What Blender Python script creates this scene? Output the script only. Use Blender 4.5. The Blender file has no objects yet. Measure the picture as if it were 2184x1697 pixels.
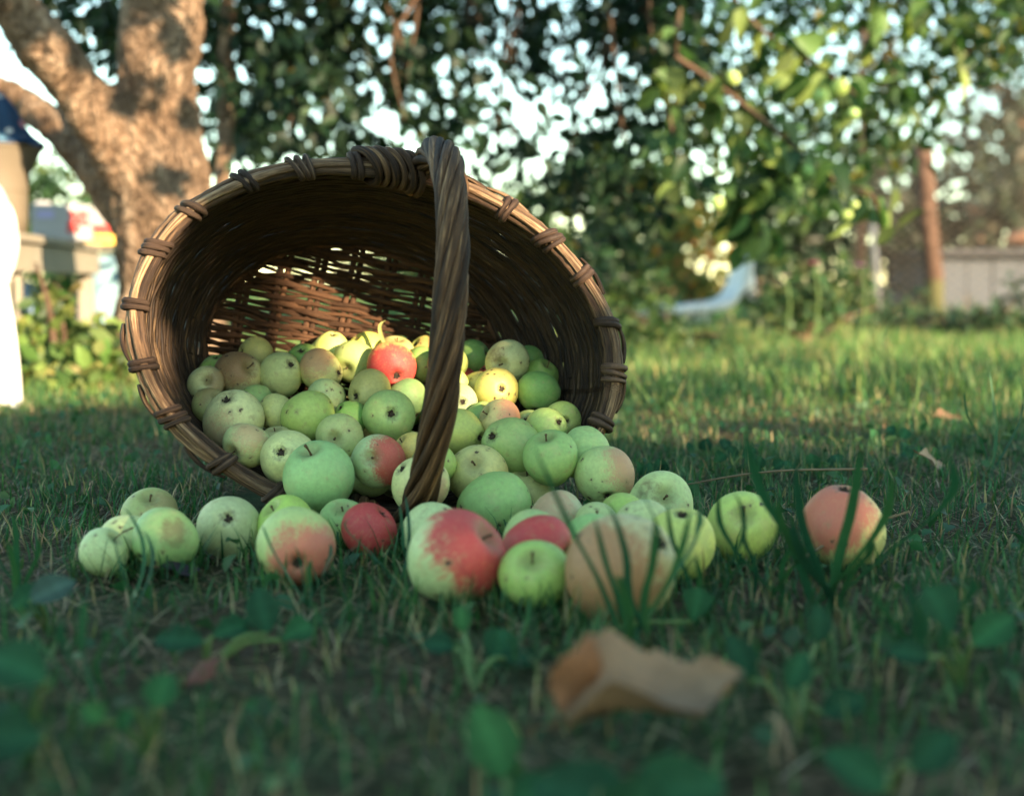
import bpy, math, random
import numpy as np
from mathutils import Vector, Matrix, Quaternion

SC = bpy.context.scene
COL = SC.collection
R = math.radians
rng = np.random.default_rng(11)
random.seed(5)

# ------------------------------------------------------------------ camera
CAM_H = 0.262
PITCH = math.atan(248.5 / 3000.0)
cam_data = bpy.data.cameras.new('camera')
cam = bpy.data.objects.new('camera', cam_data)
COL.objects.link(cam)
cam.location = (0, 0, CAM_H)
cam.rotation_euler = (R(90) - PITCH, 0, 0)
cam_data.sensor_width = 36.0
cam_data.lens = 36.0 * 3000.0 / 2184.0
cam_data.clip_start = 0.02
cam_data.clip_end = 800
cam_data.dof.use_dof = True
cam_data.dof.focus_distance = 1.53
cam_data.dof.aperture_fstop = 3.5
cam_data.dof.aperture_blades = 0
SC.camera = cam

# ------------------------------------------------------------------ sky and sun
SUN_EL, SUN_AZ = R(15.0), R(40.0)          # behind the camera, to its right
S = np.array([math.sin(SUN_AZ) * math.cos(SUN_EL), -math.cos(SUN_AZ) * math.cos(SUN_EL), math.sin(SUN_EL)])
SH = np.array([math.cos(SUN_AZ), math.sin(SUN_AZ), 0.0])
SU = np.cross(S, SH); SU = SU if SU[2] > 0 else -SU
world = bpy.data.worlds.new('World'); SC.world = world; world.use_nodes = True
wn = world.node_tree.nodes; wl = world.node_tree.links
for nd in list(wn): wn.remove(nd)
sky = wn.new('ShaderNodeTexSky'); sky.sky_type = 'NISHITA'; sky.sun_disc = False
sky.sun_elevation = SUN_EL; sky.sun_rotation = math.pi - SUN_AZ
sky.air_density = 1.0; sky.dust_density = 0.3; sky.ozone_density = 1.0; sky.altitude = 900
bgn = wn.new('ShaderNodeBackground'); bgn.inputs['Strength'].default_value = 0.15
won = wn.new('ShaderNodeOutputWorld')
tint = wn.new('ShaderNodeMix'); tint.data_type = 'RGBA'; tint.blend_type = 'MULTIPLY'; tint.inputs[0].default_value = 1.0; tint.inputs[7].default_value = (0.98, 1.0, 0.80, 1.0)   # warm film balance, the same all round
wl.new(sky.outputs[0], tint.inputs[6]); wl.new(tint.outputs[2], bgn.inputs[0]); wl.new(bgn.outputs[0], won.inputs[0])
sun_data = bpy.data.lights.new('sun', 'SUN'); sun_data.energy = 4.6; sun_data.angle = R(0.53)
sun_data.color = (1.0, 0.76, 0.50)
sun = bpy.data.objects.new('sun', sun_data); COL.objects.link(sun)
sun.rotation_euler = Vector(S).to_track_quat('Z', 'Y').to_euler()
sun.location = (6, -8, 6)
SC.view_settings.view_transform = 'Standard'
SC.view_settings.look = 'None'
SC.view_settings.gamma = 1.0
SC.view_settings.use_curve_mapping = False
SC.view_settings.exposure = 2.1
SC.render.engine = 'CYCLES'
SC.cycles.use_denoising = True
SC.cycles.max_bounces = 6
SC.cycles.diffuse_bounces = 3
SC.cycles.glossy_bounces = 2
SC.cycles.transmission_bounces = 4
SC.cycles.transparent_max_bounces = 4
SC.cycles.caustics_reflective = False
SC.cycles.caustics_refractive = False
SC.cycles.sample_clamp_indirect = 6

# ------------------------------------------------------------------ helpers
_cp, _sp = math.cos(PITCH), math.sin(PITCH)
def at(x, y, Y):
    """survey helper: the spot at distance Y in the direction noted from the viewpoint"""
    d = np.array([(x - 1092.0) / 3000.0, 0, 0]) - np.array([0, _sp, _cp]) * (y - 848.5) / 3000.0 + np.array([0, _cp, -_sp])
    return np.array([0, 0, CAM_H]) + d * (Y / d[1])

def tag(o, label=None, cat=None, group=None, kind=None):
    if label: o['label'] = label
    if cat: o['category'] = cat
    if group: o['group'] = group
    if kind: o['kind'] = kind
    return o

def empty(name, loc=(0, 0, 0), **k):
    o = bpy.data.objects.new(name, None); COL.objects.link(o)
    o.location = tuple(float(c) for c in loc); o.empty_display_size = 0.05
    return tag(o, **k)

def link(name, me, mat=None, parent=None, **k):
    o = bpy.data.objects.new(name, me); COL.objects.link(o)
    if mat is not None and not me.materials: me.materials.append(mat)
    if parent is not None: o.parent = parent
    return tag(o, **k)

def mesh(name, V, faces, uv=None, smooth=True):
    me = bpy.data.meshes.new(name)
    me.from_pydata([tuple(v) for v in np.asarray(V, float)], [], [tuple(int(i) for i in f) for f in faces])
    if uv is not None:
        l = me.uv_layers.new(name='UVMap')
        idx = np.empty(len(me.loops), np.int32); me.loops.foreach_get('vertex_index', idx)
        l.data.foreach_set('uv', np.asarray(uv, np.float32)[idx].ravel())
    if smooth: me.shade_smooth()
    me.update()
    return me

def mesh_np(name, V, F, colors=None, smooth=False):
    """V (n,3), F (m,k) one face size; colours per vertex"""
    me = bpy.data.meshes.new(name)
    V = np.ascontiguousarray(V, np.float32); F = np.ascontiguousarray(F, np.int32); k = F.shape[1]
    me.vertices.add(len(V)); me.vertices.foreach_set('co', V.ravel())
    me.loops.add(F.size); me.loops.foreach_set('vertex_index', F.ravel())
    me.polygons.add(len(F))
    me.polygons.foreach_set('loop_start', np.arange(0, F.size, k, dtype=np.int32))
    me.polygons.foreach_set('loop_total', np.full(len(F), k, np.int32))
    if smooth: me.polygons.foreach_set('use_smooth', np.ones(len(F), bool))
    if colors is not None:
        a = me.color_attributes.new('Col', 'FLOAT_COLOR', 'POINT')
        c = np.ones((len(V), 4), np.float32); c[:, :3] = colors
        a.data.foreach_set('color', c.ravel())
    me.update(calc_edges=True); me.validate()
    return me

def frames(P, closed=False):
    P = np.asarray(P, float); n = len(P)
    if closed: T = np.roll(P, -1, 0) - np.roll(P, 1, 0)
    else:
        T = np.empty_like(P); T[1:-1] = P[2:] - P[:-2]; T[0] = P[1] - P[0]; T[-1] = P[-1] - P[-2]
    T /= np.linalg.norm(T, axis=1)[:, None] + 1e-12
    a = np.array([0, 0, 1.0]) if abs(T[0, 2]) < .9 else np.array([1.0, 0, 0])
    N = np.empty_like(P); v = np.cross(T[0], a); v /= np.linalg.norm(v); N[0] = v
    for i in range(1, n):
        v = N[i - 1] - T[i] * (N[i - 1] @ T[i]); N[i] = v / (np.linalg.norm(v) + 1e-12)
    return T, N, np.cross(T, N)

def tube(P, r, sides=6, closed=False, cap=True, flat=1.0, rough=0.0, seed=0):
    """tube along P -> V, F, UV (u metres along, v round)"""
    P = np.asarray(P, float); n = len(P); r = np.broadcast_to(np.asarray(r, float), (n,))
    T, N, B = frames(P, closed)
    ang = np.linspace(0, 2 * math.pi, sides, endpoint=False)
    rr = r[:, None] * np.ones((1, sides))
    if rough:
        g = np.random.default_rng(seed); rr = rr * (1 + rough * g.standard_normal((n, sides)))
    V = P[:, None] + N[:, None] * (np.cos(ang)[None, :, None] * rr[..., None]) + B[:, None] * (np.sin(ang)[None, :, None] * rr[..., None] * flat)
    L = np.concatenate([[0], np.cumsum(np.linalg.norm(np.diff(P, axis=0), axis=1))])
    U = np.stack([np.repeat(L[:, None], sides, 1), np.repeat(np.abs(ang / math.pi - 1)[None], n, 0)], -1)
    F = []
    for i in range(n if closed else n - 1):
        j = (i + 1) % n
        for k in range(sides):
            m = (k + 1) % sides
            F.append((i * sides + k, i * sides + m, j * sides + m, j * sides + k))
    if cap and not closed:
        F.append(tuple(range(sides))[::-1]); F.append(tuple((n - 1) * sides + k for k in range(sides)))
    return V.reshape(-1, 3), F, U.reshape(-1, 2)

def merge(parts):
    V, F, U, o = [], [], [], 0
    for v, f, u in parts:
        V.append(v); U.append(u); F += [tuple(i + o for i in q) for q in f]; o += len(v)
    return np.concatenate(V), F, np.concatenate(U)

def tube_obj(name, mat, parent, P, r, sides=6, **k):
    V, F, U = tube(P, r, sides, **k)
    return link(name, mesh(name, V, F, U), mat, parent)

def spline(P, n):
    """Catmull-Rom through P"""
    P = np.asarray(P, float); Q = np.vstack([2 * P[0] - P[1], P, 2 * P[-1] - P[-2]]); out = []
    t = np.linspace(0, len(P) - 1, n)
    for s in t:
        i = min(int(s), len(P) - 2); u = s - i; a, b, c, d = Q[i:i + 4]
        out.append(.5 * ((2 * b) + (c - a) * u + (2 * a - 5 * b + 4 * c - d) * u * u + (3 * b - a - 3 * c + d) * u ** 3))
    return np.array(out)

def box(x0, x1, y0, y1, z0, z1, bev=0.0):
    V = np.array([(x, y, z) for x in (x0, x1) for y in (y0, y1) for z in (z0, z1)], float)
    F = [(0, 1, 3, 2), (4, 6, 7, 5), (0, 4, 5, 1), (2, 3, 7, 6), (0, 2, 6, 4), (1, 5, 7, 3)]
    return V, F, np.zeros((8, 2))

def lathe(profile, n=32):
    pr = np.asarray(profile, float); a = np.linspace(0, 2 * math.pi, n, endpoint=False)
    V = np.stack([pr[:, None, 0] * np.cos(a), pr[:, None, 0] * np.sin(a), np.repeat(pr[:, 1:2], n, 1)], -1).reshape(-1, 3)
    F = [(i * n + k, i * n + (k + 1) % n, (i + 1) * n + (k + 1) % n, (i + 1) * n + k) for i in range(len(pr) - 1) for k in range(n)]
    return V, F, np.zeros((len(V), 2))

# ------------------------------------------------------------------ materials
class NT:
    def __init__(s, name):
        s.m = bpy.data.materials.new(name); s.m.use_nodes = True; s.t = s.m.node_tree
        s.b = s.t.nodes['Principled BSDF']; s.out = s.t.nodes['Material Output']
    def n(s, typ, **k):
        nd = s.t.nodes.new('ShaderNode' + typ)
        for a, v in k.items():
            if a in nd.inputs.keys() if isinstance(a, str) else False: nd.inputs[a].default_value = v
            else: setattr(nd, a, v)
        return nd
    def l(s, a, b): s.t.links.new(a, b)
    def inp(s, nd, key, v):
        if hasattr(v, 'is_linked') or hasattr(v, 'links'): s.l(v, nd.inputs[key])
        else: nd.inputs[key].default_value = v
    def math(s, op, a, b=0.0, clamp=False):
        nd = s.n('Math', operation=op, use_clamp=clamp); s.inp(nd, 0, a); s.inp(nd, 1, b); return nd.outputs[0]
    def mix(s, f, a, b):
        nd = s.n('Mix', data_type='RGBA'); s.inp(nd, 0, f)
        s.inp(nd, 6, a if not isinstance(a, tuple) else (*a, 1)); s.inp(nd, 7, b if not isinstance(b, tuple) else (*b, 1)); return nd.outputs[2]
    def noise(s, vec, scale, detail=3, rough=.55, dist=0.0):
        nd = s.n('TexNoise'); nd.inputs['Scale'].default_value = scale; nd.inputs['Detail'].default_value = detail
        nd.inputs['Roughness'].default_value = rough; nd.inputs['Distortion'].default_value = dist
        if vec is not None: s.l(vec, nd.inputs['Vector'])
        return nd.outputs[0]
    def ramp(s, f, stops):
        nd = s.n('ValToRGB'); e = nd.color_ramp.elements
        while len(e) < len(stops): e.new(0.5)
        for i, (p, c) in enumerate(stops): e[i].position = p; e[i].color = (*c, 1) if len(c) == 3 else c
        s.l(f, nd.inputs[0]); return nd.outputs[0]
    def mapping(s, vec, scale):
        nd = s.n('Mapping'); nd.inputs['Scale'].default_value = scale; s.l(vec, nd.inputs[0]); return nd.outputs[0]
    def smooth(s, v, lo, hi):
        nd = s.n('MapRange', interpolation_type='SMOOTHSTEP'); s.inp(nd, 0, v); s.inp(nd, 1, lo); s.inp(nd, 2, hi); return nd.outputs[0]
    def bump(s, h, strength, dist):
        nd = s.n('Bump'); nd.inputs['Strength'].default_value = strength; nd.inputs['Distance'].default_value = dist
        s.l(h, nd.inputs['Height']); s.l(nd.outputs[0], s.b.inputs['Normal'])
    def fin(s, col=None, rough=.7, spec=.3):
        if col is not None: s.inp(s.b, 'Base Color', col if not isinstance(col, tuple) else (*col, 1))
        s.inp(s.b, 'Roughness', rough); s.b.inputs['Specular IOR Level'].default_value = spec
        return s.m

def mat_plain(name, col, rough=.7, spec=.3, var=.25, scale=12.0):
    t = NT(name); tc = t.n('TexCoord').outputs['Object']
    nz = t.noise(tc, scale, 4)
    c = t.mix(nz, tuple(x * (1 - var) for x in col), tuple(min(1, x * (1 + var)) for x in col))
    t.bump(nz, .2, .004)
    return t.fin(c, rough, spec)

def mat_willow(name, dark, mid, light, lo=.35, hi=.68, rough=.62):
    t = NT(name); uv = t.n('TexCoord').outputs['UV']; oi = t.n('ObjectInfo')
    off = t.n('VectorMath', operation='ADD'); t.l(uv, off.inputs[0]); t.l(oi.outputs['Random'], off.inputs[1])
    a = t.noise(t.mapping(off.outputs[0], (9, 3.2, 1)), 1.0, 4, .6)
    b = t.noise(t.mapping(off.outputs[0], (38, 17, 1)), 1.0, 4, .7)
    f = t.math('ADD', t.math('MULTIPLY', a, .58), t.math('MULTIPLY', b, .42))
    f = t.math('ADD', f, t.math('MULTIPLY', t.math('SUBTRACT', oi.outputs['Random'], .5), .12))
    c = t.ramp(f, [(lo, dark), ((lo + hi) / 2, mid), (hi, light)])
    t.bump(t.math('ADD', b, a), .8, .0022)
    return t.fin(c, rough, .2)

def mat_leaf(name, trans=.35, rough=.5, spec=.35):
    """colour of each leaf comes with the mesh; thin leaves let some light through"""
    t = NT(name); at_ = t.n('Attribute', attribute_name='Col').outputs['Color']
    nz = t.noise(t.n('TexCoord').outputs['Object'], 60, 2)
    c = t.mix(t.math('MULTIPLY', nz, .45), at_, (.02, .035, .015))
    t.fin(c, rough, spec)
    tr = t.n('BsdfTranslucent'); hs = t.n('HueSaturation'); hs.inputs['Saturation'].default_value = 1.15; hs.inputs['Value'].default_value = 1.25
    t.l(c, hs.inputs['Color']); t.l(hs.outputs[0], tr.inputs[0])
    mx = t.n('MixShader'); mx.inputs[0].default_value = trans
    t.l(t.b.outputs[0], mx.inputs[1]); t.l(tr.outputs[0], mx.inputs[2]); t.l(mx.outputs[0], t.out.inputs[0])
    return t.m

M = {}
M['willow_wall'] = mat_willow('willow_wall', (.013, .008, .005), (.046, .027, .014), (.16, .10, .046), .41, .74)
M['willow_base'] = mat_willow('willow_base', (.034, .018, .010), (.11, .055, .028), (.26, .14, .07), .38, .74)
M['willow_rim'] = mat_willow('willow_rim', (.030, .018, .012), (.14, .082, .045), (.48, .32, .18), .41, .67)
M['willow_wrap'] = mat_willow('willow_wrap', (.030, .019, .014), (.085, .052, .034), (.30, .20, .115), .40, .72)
M['willow_handle'] = mat_willow('willow_handle', (.020, .011, .006), (.105, .054, .024), (.42, .25, .12), .42, .68)
M['leaf'] = mat_leaf('leaf')
M['grass'] = mat_leaf('grass', .3, .55)
M['stem'] = mat_plain('stem_brown', (.11, .07, .035), .8, .2, .4, 90)
M['green_stem'] = mat_plain('green_stem', (.10, .17, .05), .6, .3, .3, 40)
M['calyx'] = mat_plain('calyx_dry', (.055, .042, .03), .9, .1, .5, 200)

# ------------------------------------------------------------------ ground
def ground():
    def axis(a, b, step, far):
        near = np.arange(a, b + 1e-6, step)
        k = np.array([.3, .8, 1.6, 3, 6, 12, 25, 50, 100, 200]) * far / 200
        return np.concatenate([(a - k)[::-1], near, b + k])
    xs, ys = axis(-2.4, 2.8, .06, 320), axis(-.4, 7, .06, 320)
    X, Y = np.meshgrid(xs, ys)
    Z = -.006 + .006 * np.sin(X * 5.1 + 1.3) * np.cos(Y * 4.3) + .004 * np.sin(X * 13 + Y * 9)
    Z = Z * np.exp(-np.clip(np.hypot(X, Y - 2) - 5, 0, None) / 6)
    Z -= .004 * np.exp(-((X + .1) ** 2 + (Y - 1.6) ** 2) / .2)
    ny, nx = X.shape
    i = np.arange(ny * nx).reshape(ny, nx)
    F = np.stack([i[:-1, :-1], i[:-1, 1:], i[1:, 1:], i[1:, :-1]], -1).reshape(-1, 4)
    me = mesh_np('ground', np.stack([X, Y, Z], -1).reshape(-1, 3), F, smooth=True)
    t = NT('soil_and_thatch'); tc = t.n('TexCoord').outputs['Object']
    a = t.noise(tc, 3.2, 5); b = t.noise(tc, 70, 4, .7); c = t.noise(t.mapping(tc, (160, 40, 1)), 1, 3, .7, 1.5)
    soil = t.ramp(b, [(.3, (.035, .027, .017)), (.55, (.085, .066, .038)), (.75, (.18, .14, .08))])
    gr = t.ramp(c, [(.3, (.022, .042, .018)), (.6, (.05, .09, .036)), (.8, (.14, .13, .06))])
    t.bump(t.math('ADD', b, c), .9, .012)
    link('ground', me, t.fin(t.mix(t.smooth(a, .38, .62), soil, gr), .95, .1), kind='structure')
ground()

# ------------------------------------------------------------------ the tipped basket
B_C = np.array([-.1397, 1.5106, .1986])
def basket_frame(yaw, pit, roll):
    n = np.array([math.sin(yaw) * math.cos(pit), -math.cos(yaw) * math.cos(pit), math.sin(pit)])
    h = np.array([math.cos(yaw), math.sin(yaw), 0]); v = np.cross(h, n); v = v if v[2] > 0 else -v
    return h * math.cos(roll) - v * math.sin(roll), h * math.sin(roll) + v * math.cos(roll), n
E1, E2, BN = basket_frame(.2052, .2262, .2061)
BA, BB, BD = .257, .1881, .30                 # mouth half axes, depth
BA2, BB2 = .19, .15                           # base half axes
B_BASE = np.array([B_C[0] - BN[0] * BD, B_C[1] - BN[1] * BD, .159])

def wall_pt(t, th, dr=0.0):
    """point on the basket wall: t 0 mouth .. 1 base, th round, dr outwards"""
    k = np.clip(t, 0, 1) ** 1.7
    a = BA + (BA2 - BA) * k + dr; b = BB + (BB2 - BB) * k + dr
    c = B_C + (B_BASE - B_C) * np.asarray(t)[..., None]
    return c + E1 * (a * np.cos(th))[..., None] + E2 * (b * np.sin(th))[..., None]

def build_basket():
    root = empty('wicker_basket', (B_C[0], B_C[1], 0.0), label='old brown wicker basket tipped on its side spilling apples', cat='basket')
    off = -np.array(root.location)
    def part(name, mat, P, r, sides=6, **k): return tube_obj(name, mat, root, np.asarray(P) + off, r, sides, **k)
    NS = 44
    g = np.random.default_rng(3)
    # stakes running from the mouth to the base
    for i in range(NS):
        t = np.linspace(-.01, 1.0, 14); th = np.full(14, 2 * math.pi * (i + .5) / NS) + g.normal(0, .004)
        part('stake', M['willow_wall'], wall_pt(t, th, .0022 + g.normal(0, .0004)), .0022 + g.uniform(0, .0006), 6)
    # weavers round the wall
    NR = 84
    th = np.linspace(0, 2 * math.pi, 44 * 4, endpoint=False)
    for j in range(NR):
        t0 = (j + .6) / NR
        ph = (j % 2) * math.pi
        wob = .0011 * np.sin(th * g.integers(2, 6) + g.uniform(0, 6)) + .0009 * np.sin(th * g.integers(7, 12) + g.uniform(0, 6))
        tw = t0 + (wob / BD) * 1.2
        dr = .0009 * np.cos(th * NS / 2 + g.uniform(0, 6.28)) + g.normal(0, .0006) + .0008 * np.sin(3 * th + g.uniform(0, 6))
        rad = (.0019 + g.uniform(0, .0010)) * (1 + .14 * np.sin(th * g.integers(1, 4) + g.uniform(0, 6)))
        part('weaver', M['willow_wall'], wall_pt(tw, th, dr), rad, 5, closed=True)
    # base: upright ribs with rods woven across
    def base_pt(u, v, w=0.0): return B_BASE + E1 * u[..., None] + E2 * v[..., None] + BN * np.asarray(w)[..., None]
    ribs = np.linspace(-.155, .155, 8)
    for u0 in ribs:
        hv = BB2 * math.sqrt(max(0, 1 - (u0 / BA2) ** 2)) * 1.0
        for s in (-.0042, .0042):
            v = np.linspace(-hv, hv, 12)
            part('base_rib', M['willow_base'], base_pt(np.full(12, u0 + s) + .001 * np.sin(v * 30 + s * 900), v, np.zeros(12)), .0042, 6)
    nb = 64
    for j in range(nb):
        v0 = -BB2 + 2 * BB2 * (j + .5) / nb + g.normal(0, .0009)
        hu = BA2 * math.sqrt(max(0, 1 - (v0 / BB2) ** 2)) * .995
        if hu < .03: continue
        m = max(12, int(hu * 2 / .006)); u = np.linspace(-hu, hu, m)
        w = .0056 * np.cos(math.pi * (u - ribs[0]) / (ribs[1] - ribs[0]) + (j % 2) * math.pi)
        vv = v0 + .0016 * np.sin(u * g.uniform(18, 34) + g.uniform(0, 6)) + .0012 * np.sin(u * 85 + g.uniform(0, 6))
        part('base_weaver', M['willow_base'], base_pt(u, vv, w), (.0024 + g.uniform(0, .0013)) * (1 + .30 * np.sin(u * g.uniform(25, 55) + j)), 6)
    # foot border where wall meets base
    th = np.linspace(0, 2 * math.pi, 120, endpoint=False)
    for k in range(2):
        part('base_border', M['willow_base'], wall_pt(np.full(120, .985 + .02 * k), th, .002 + .003 * np.cos(th * 18 + k * math.pi)), .0048, 6, closed=True)
    # rim: a bundle of split rods
    th = np.linspace(0, 2 * math.pi, 200, endpoint=False)
    for k, (dr, dt, rr) in enumerate([(-.0026, -.010, .0060), (.0062, -.006, .0056), (.0022, -.030, .0044), (.0066, .022, .0042)]):
        w1 = .0011 * np.sin(th * g.integers(3, 6) + g.uniform(0, 6)) + .0009 * np.sin(th * 11 + g.uniform(0, 6))
        rad = rr * (1 + .10 * np.sin(th * g.integers(4, 8) + k) + .06 * np.sin(th * 19 + k))
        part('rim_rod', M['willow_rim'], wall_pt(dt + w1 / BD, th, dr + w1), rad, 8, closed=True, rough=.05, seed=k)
    # bindings over the rim
    wraps = [4, 21, 37, 51, 65, 104, 117, 132, 149, 165, 184, 203, 220, 237, 252, 268, 300, 316, 332, 347]
    for i, d in enumerate(wraps):
        d = R(d); tilt = g.uniform(-.3, .3); turns = 2 if i % 3 else 3; wd = .010 * turns
        parts = []
        for k in range(turns):
            a = np.linspace(0, 2 * math.pi, 20, endpoint=False)
            sh = (k - (turns - 1) / 2) * .0074 + g.normal(0, .0008); rad = .0112 + g.uniform(0, .0012)
            arc = d + (sh + (tilt + g.normal(0, .12)) * .012 * np.sin(a + g.uniform(-.3, .3))) / .22
            P = wall_pt(-.004 + .040 * np.cos(a) * 1.02, arc, .0022 + rad * .98 * np.sin(a))
            parts.append(tube(P + off, (.0031 + g.uniform(0, .0011)) * (1 + .15 * np.sin(a * 2 + i)), 7, closed=True))
        V, F, U = merge(parts)
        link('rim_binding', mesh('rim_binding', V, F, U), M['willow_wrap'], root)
    # small frayed splints along the outer rim
    for d in (60, 72, 30, 8, 352, 190, 208, 228):
        a = np.linspace(R(d), R(d + 12), 9)
        part('splint', M['willow_rim'], wall_pt(np.full(9, .012) - .03 * np.linspace(0, 1, 9) ** 2, a, .0125 + .004 * np.sin(np.linspace(0, 3.1, 9))), np.linspace(.0035, .0016, 9), 4)
    # handle: rods twisted round each other, bowed out in front of the mouth
    top = wall_pt(np.array(0.), np.array(R(87))); bot = wall_pt(np.array(0.), np.array(R(282)))
    mid = (top + bot) / 2; hc = (top - bot) / 2
    f = np.linspace(-.06, 1.04, 90) * math.pi
    fw = np.sign(np.sin(f)) * np.abs(np.sin(f)) ** .8
    axis = mid + hc * (1.075 * np.cos(f))[:, None] + BN * (.222 * fw)[:, None]
    axis += np.array([.0045, 0, 0]) * np.sin(f)[:, None]
    T, N, Bq = frames(axis)
    hd = empty('handle'); hd.parent = root
    nst = 8; s = np.linspace(0, 1, 90)
    for k in range(nst):
        ph = 2 * math.pi * k / nst + 2 * math.pi * 2.0 * s + .10 * np.sin(9 * s + k * 2)
        rr = .0099 + .0014 * np.sin(7 * s + k) + .0026 * (s > .7) * (s - .7)
        P = axis + N * (np.cos(ph) * rr)[:, None] * 1.12 + Bq * (np.sin(ph) * rr)[:, None]
        rad = (.0048 + .0007 * np.sin(5 * s + 1.7 * k) + .0003 * np.sin(37 * s + k)) * (1 + .13 * (k % 3))
        V, F, U = tube(P + off, rad, 8, rough=.03, seed=k + 40)
        link('strand', mesh('strand', V, F, U), M['willow_handle'], hd)
    V, F, U = tube(axis + off, .0080, 8)
    link('core_rod', mesh('core_rod', V, F, U), M['willow_handle'], hd)
    # coils lashing the handle to the rim
    for c0, nt in ((95.5, 6), (80.0, 2), (289, 4), (275, 3)):
        for k in range(nt):
            d = R(c0 + (k - (nt - 1) / 2) * 2.2); a = np.linspace(0, 2 * math.pi, 22, endpoint=False)
            rad = .0168 + .003 * (k / max(1, nt - 1)) * (1 if c0 < 90 else -1) + (.004 if c0 > 90 else 0)
            P = wall_pt(-.004 + .07 * np.cos(a), d + .05 * np.sin(a + .6) , .003 + rad * np.sin(a) * .98)
            V, F, U = tube(P + off, (.0040 + .0008 * (k % 2)) * (1 + .12 * np.sin(a * 3 + k)), 7, closed=True)
            link('lashing', mesh('lashing', V, F, U), M['willow_handle'], hd)
    for (dx, dz) in ((-.012, .004), (-.006, -.007), (.003, .010), (.002, -.004), (-.014, -.011)):
        p = top + E1 * dx + E2 * (dz + .004); V, F, U = tube([p - BN * .012 + off, p + BN * .021 + off], .0048, 8)
        link('cut_end', mesh('cut_end', V, F, U), M['willow_rim'], hd)
    return root
build_basket()

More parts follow.
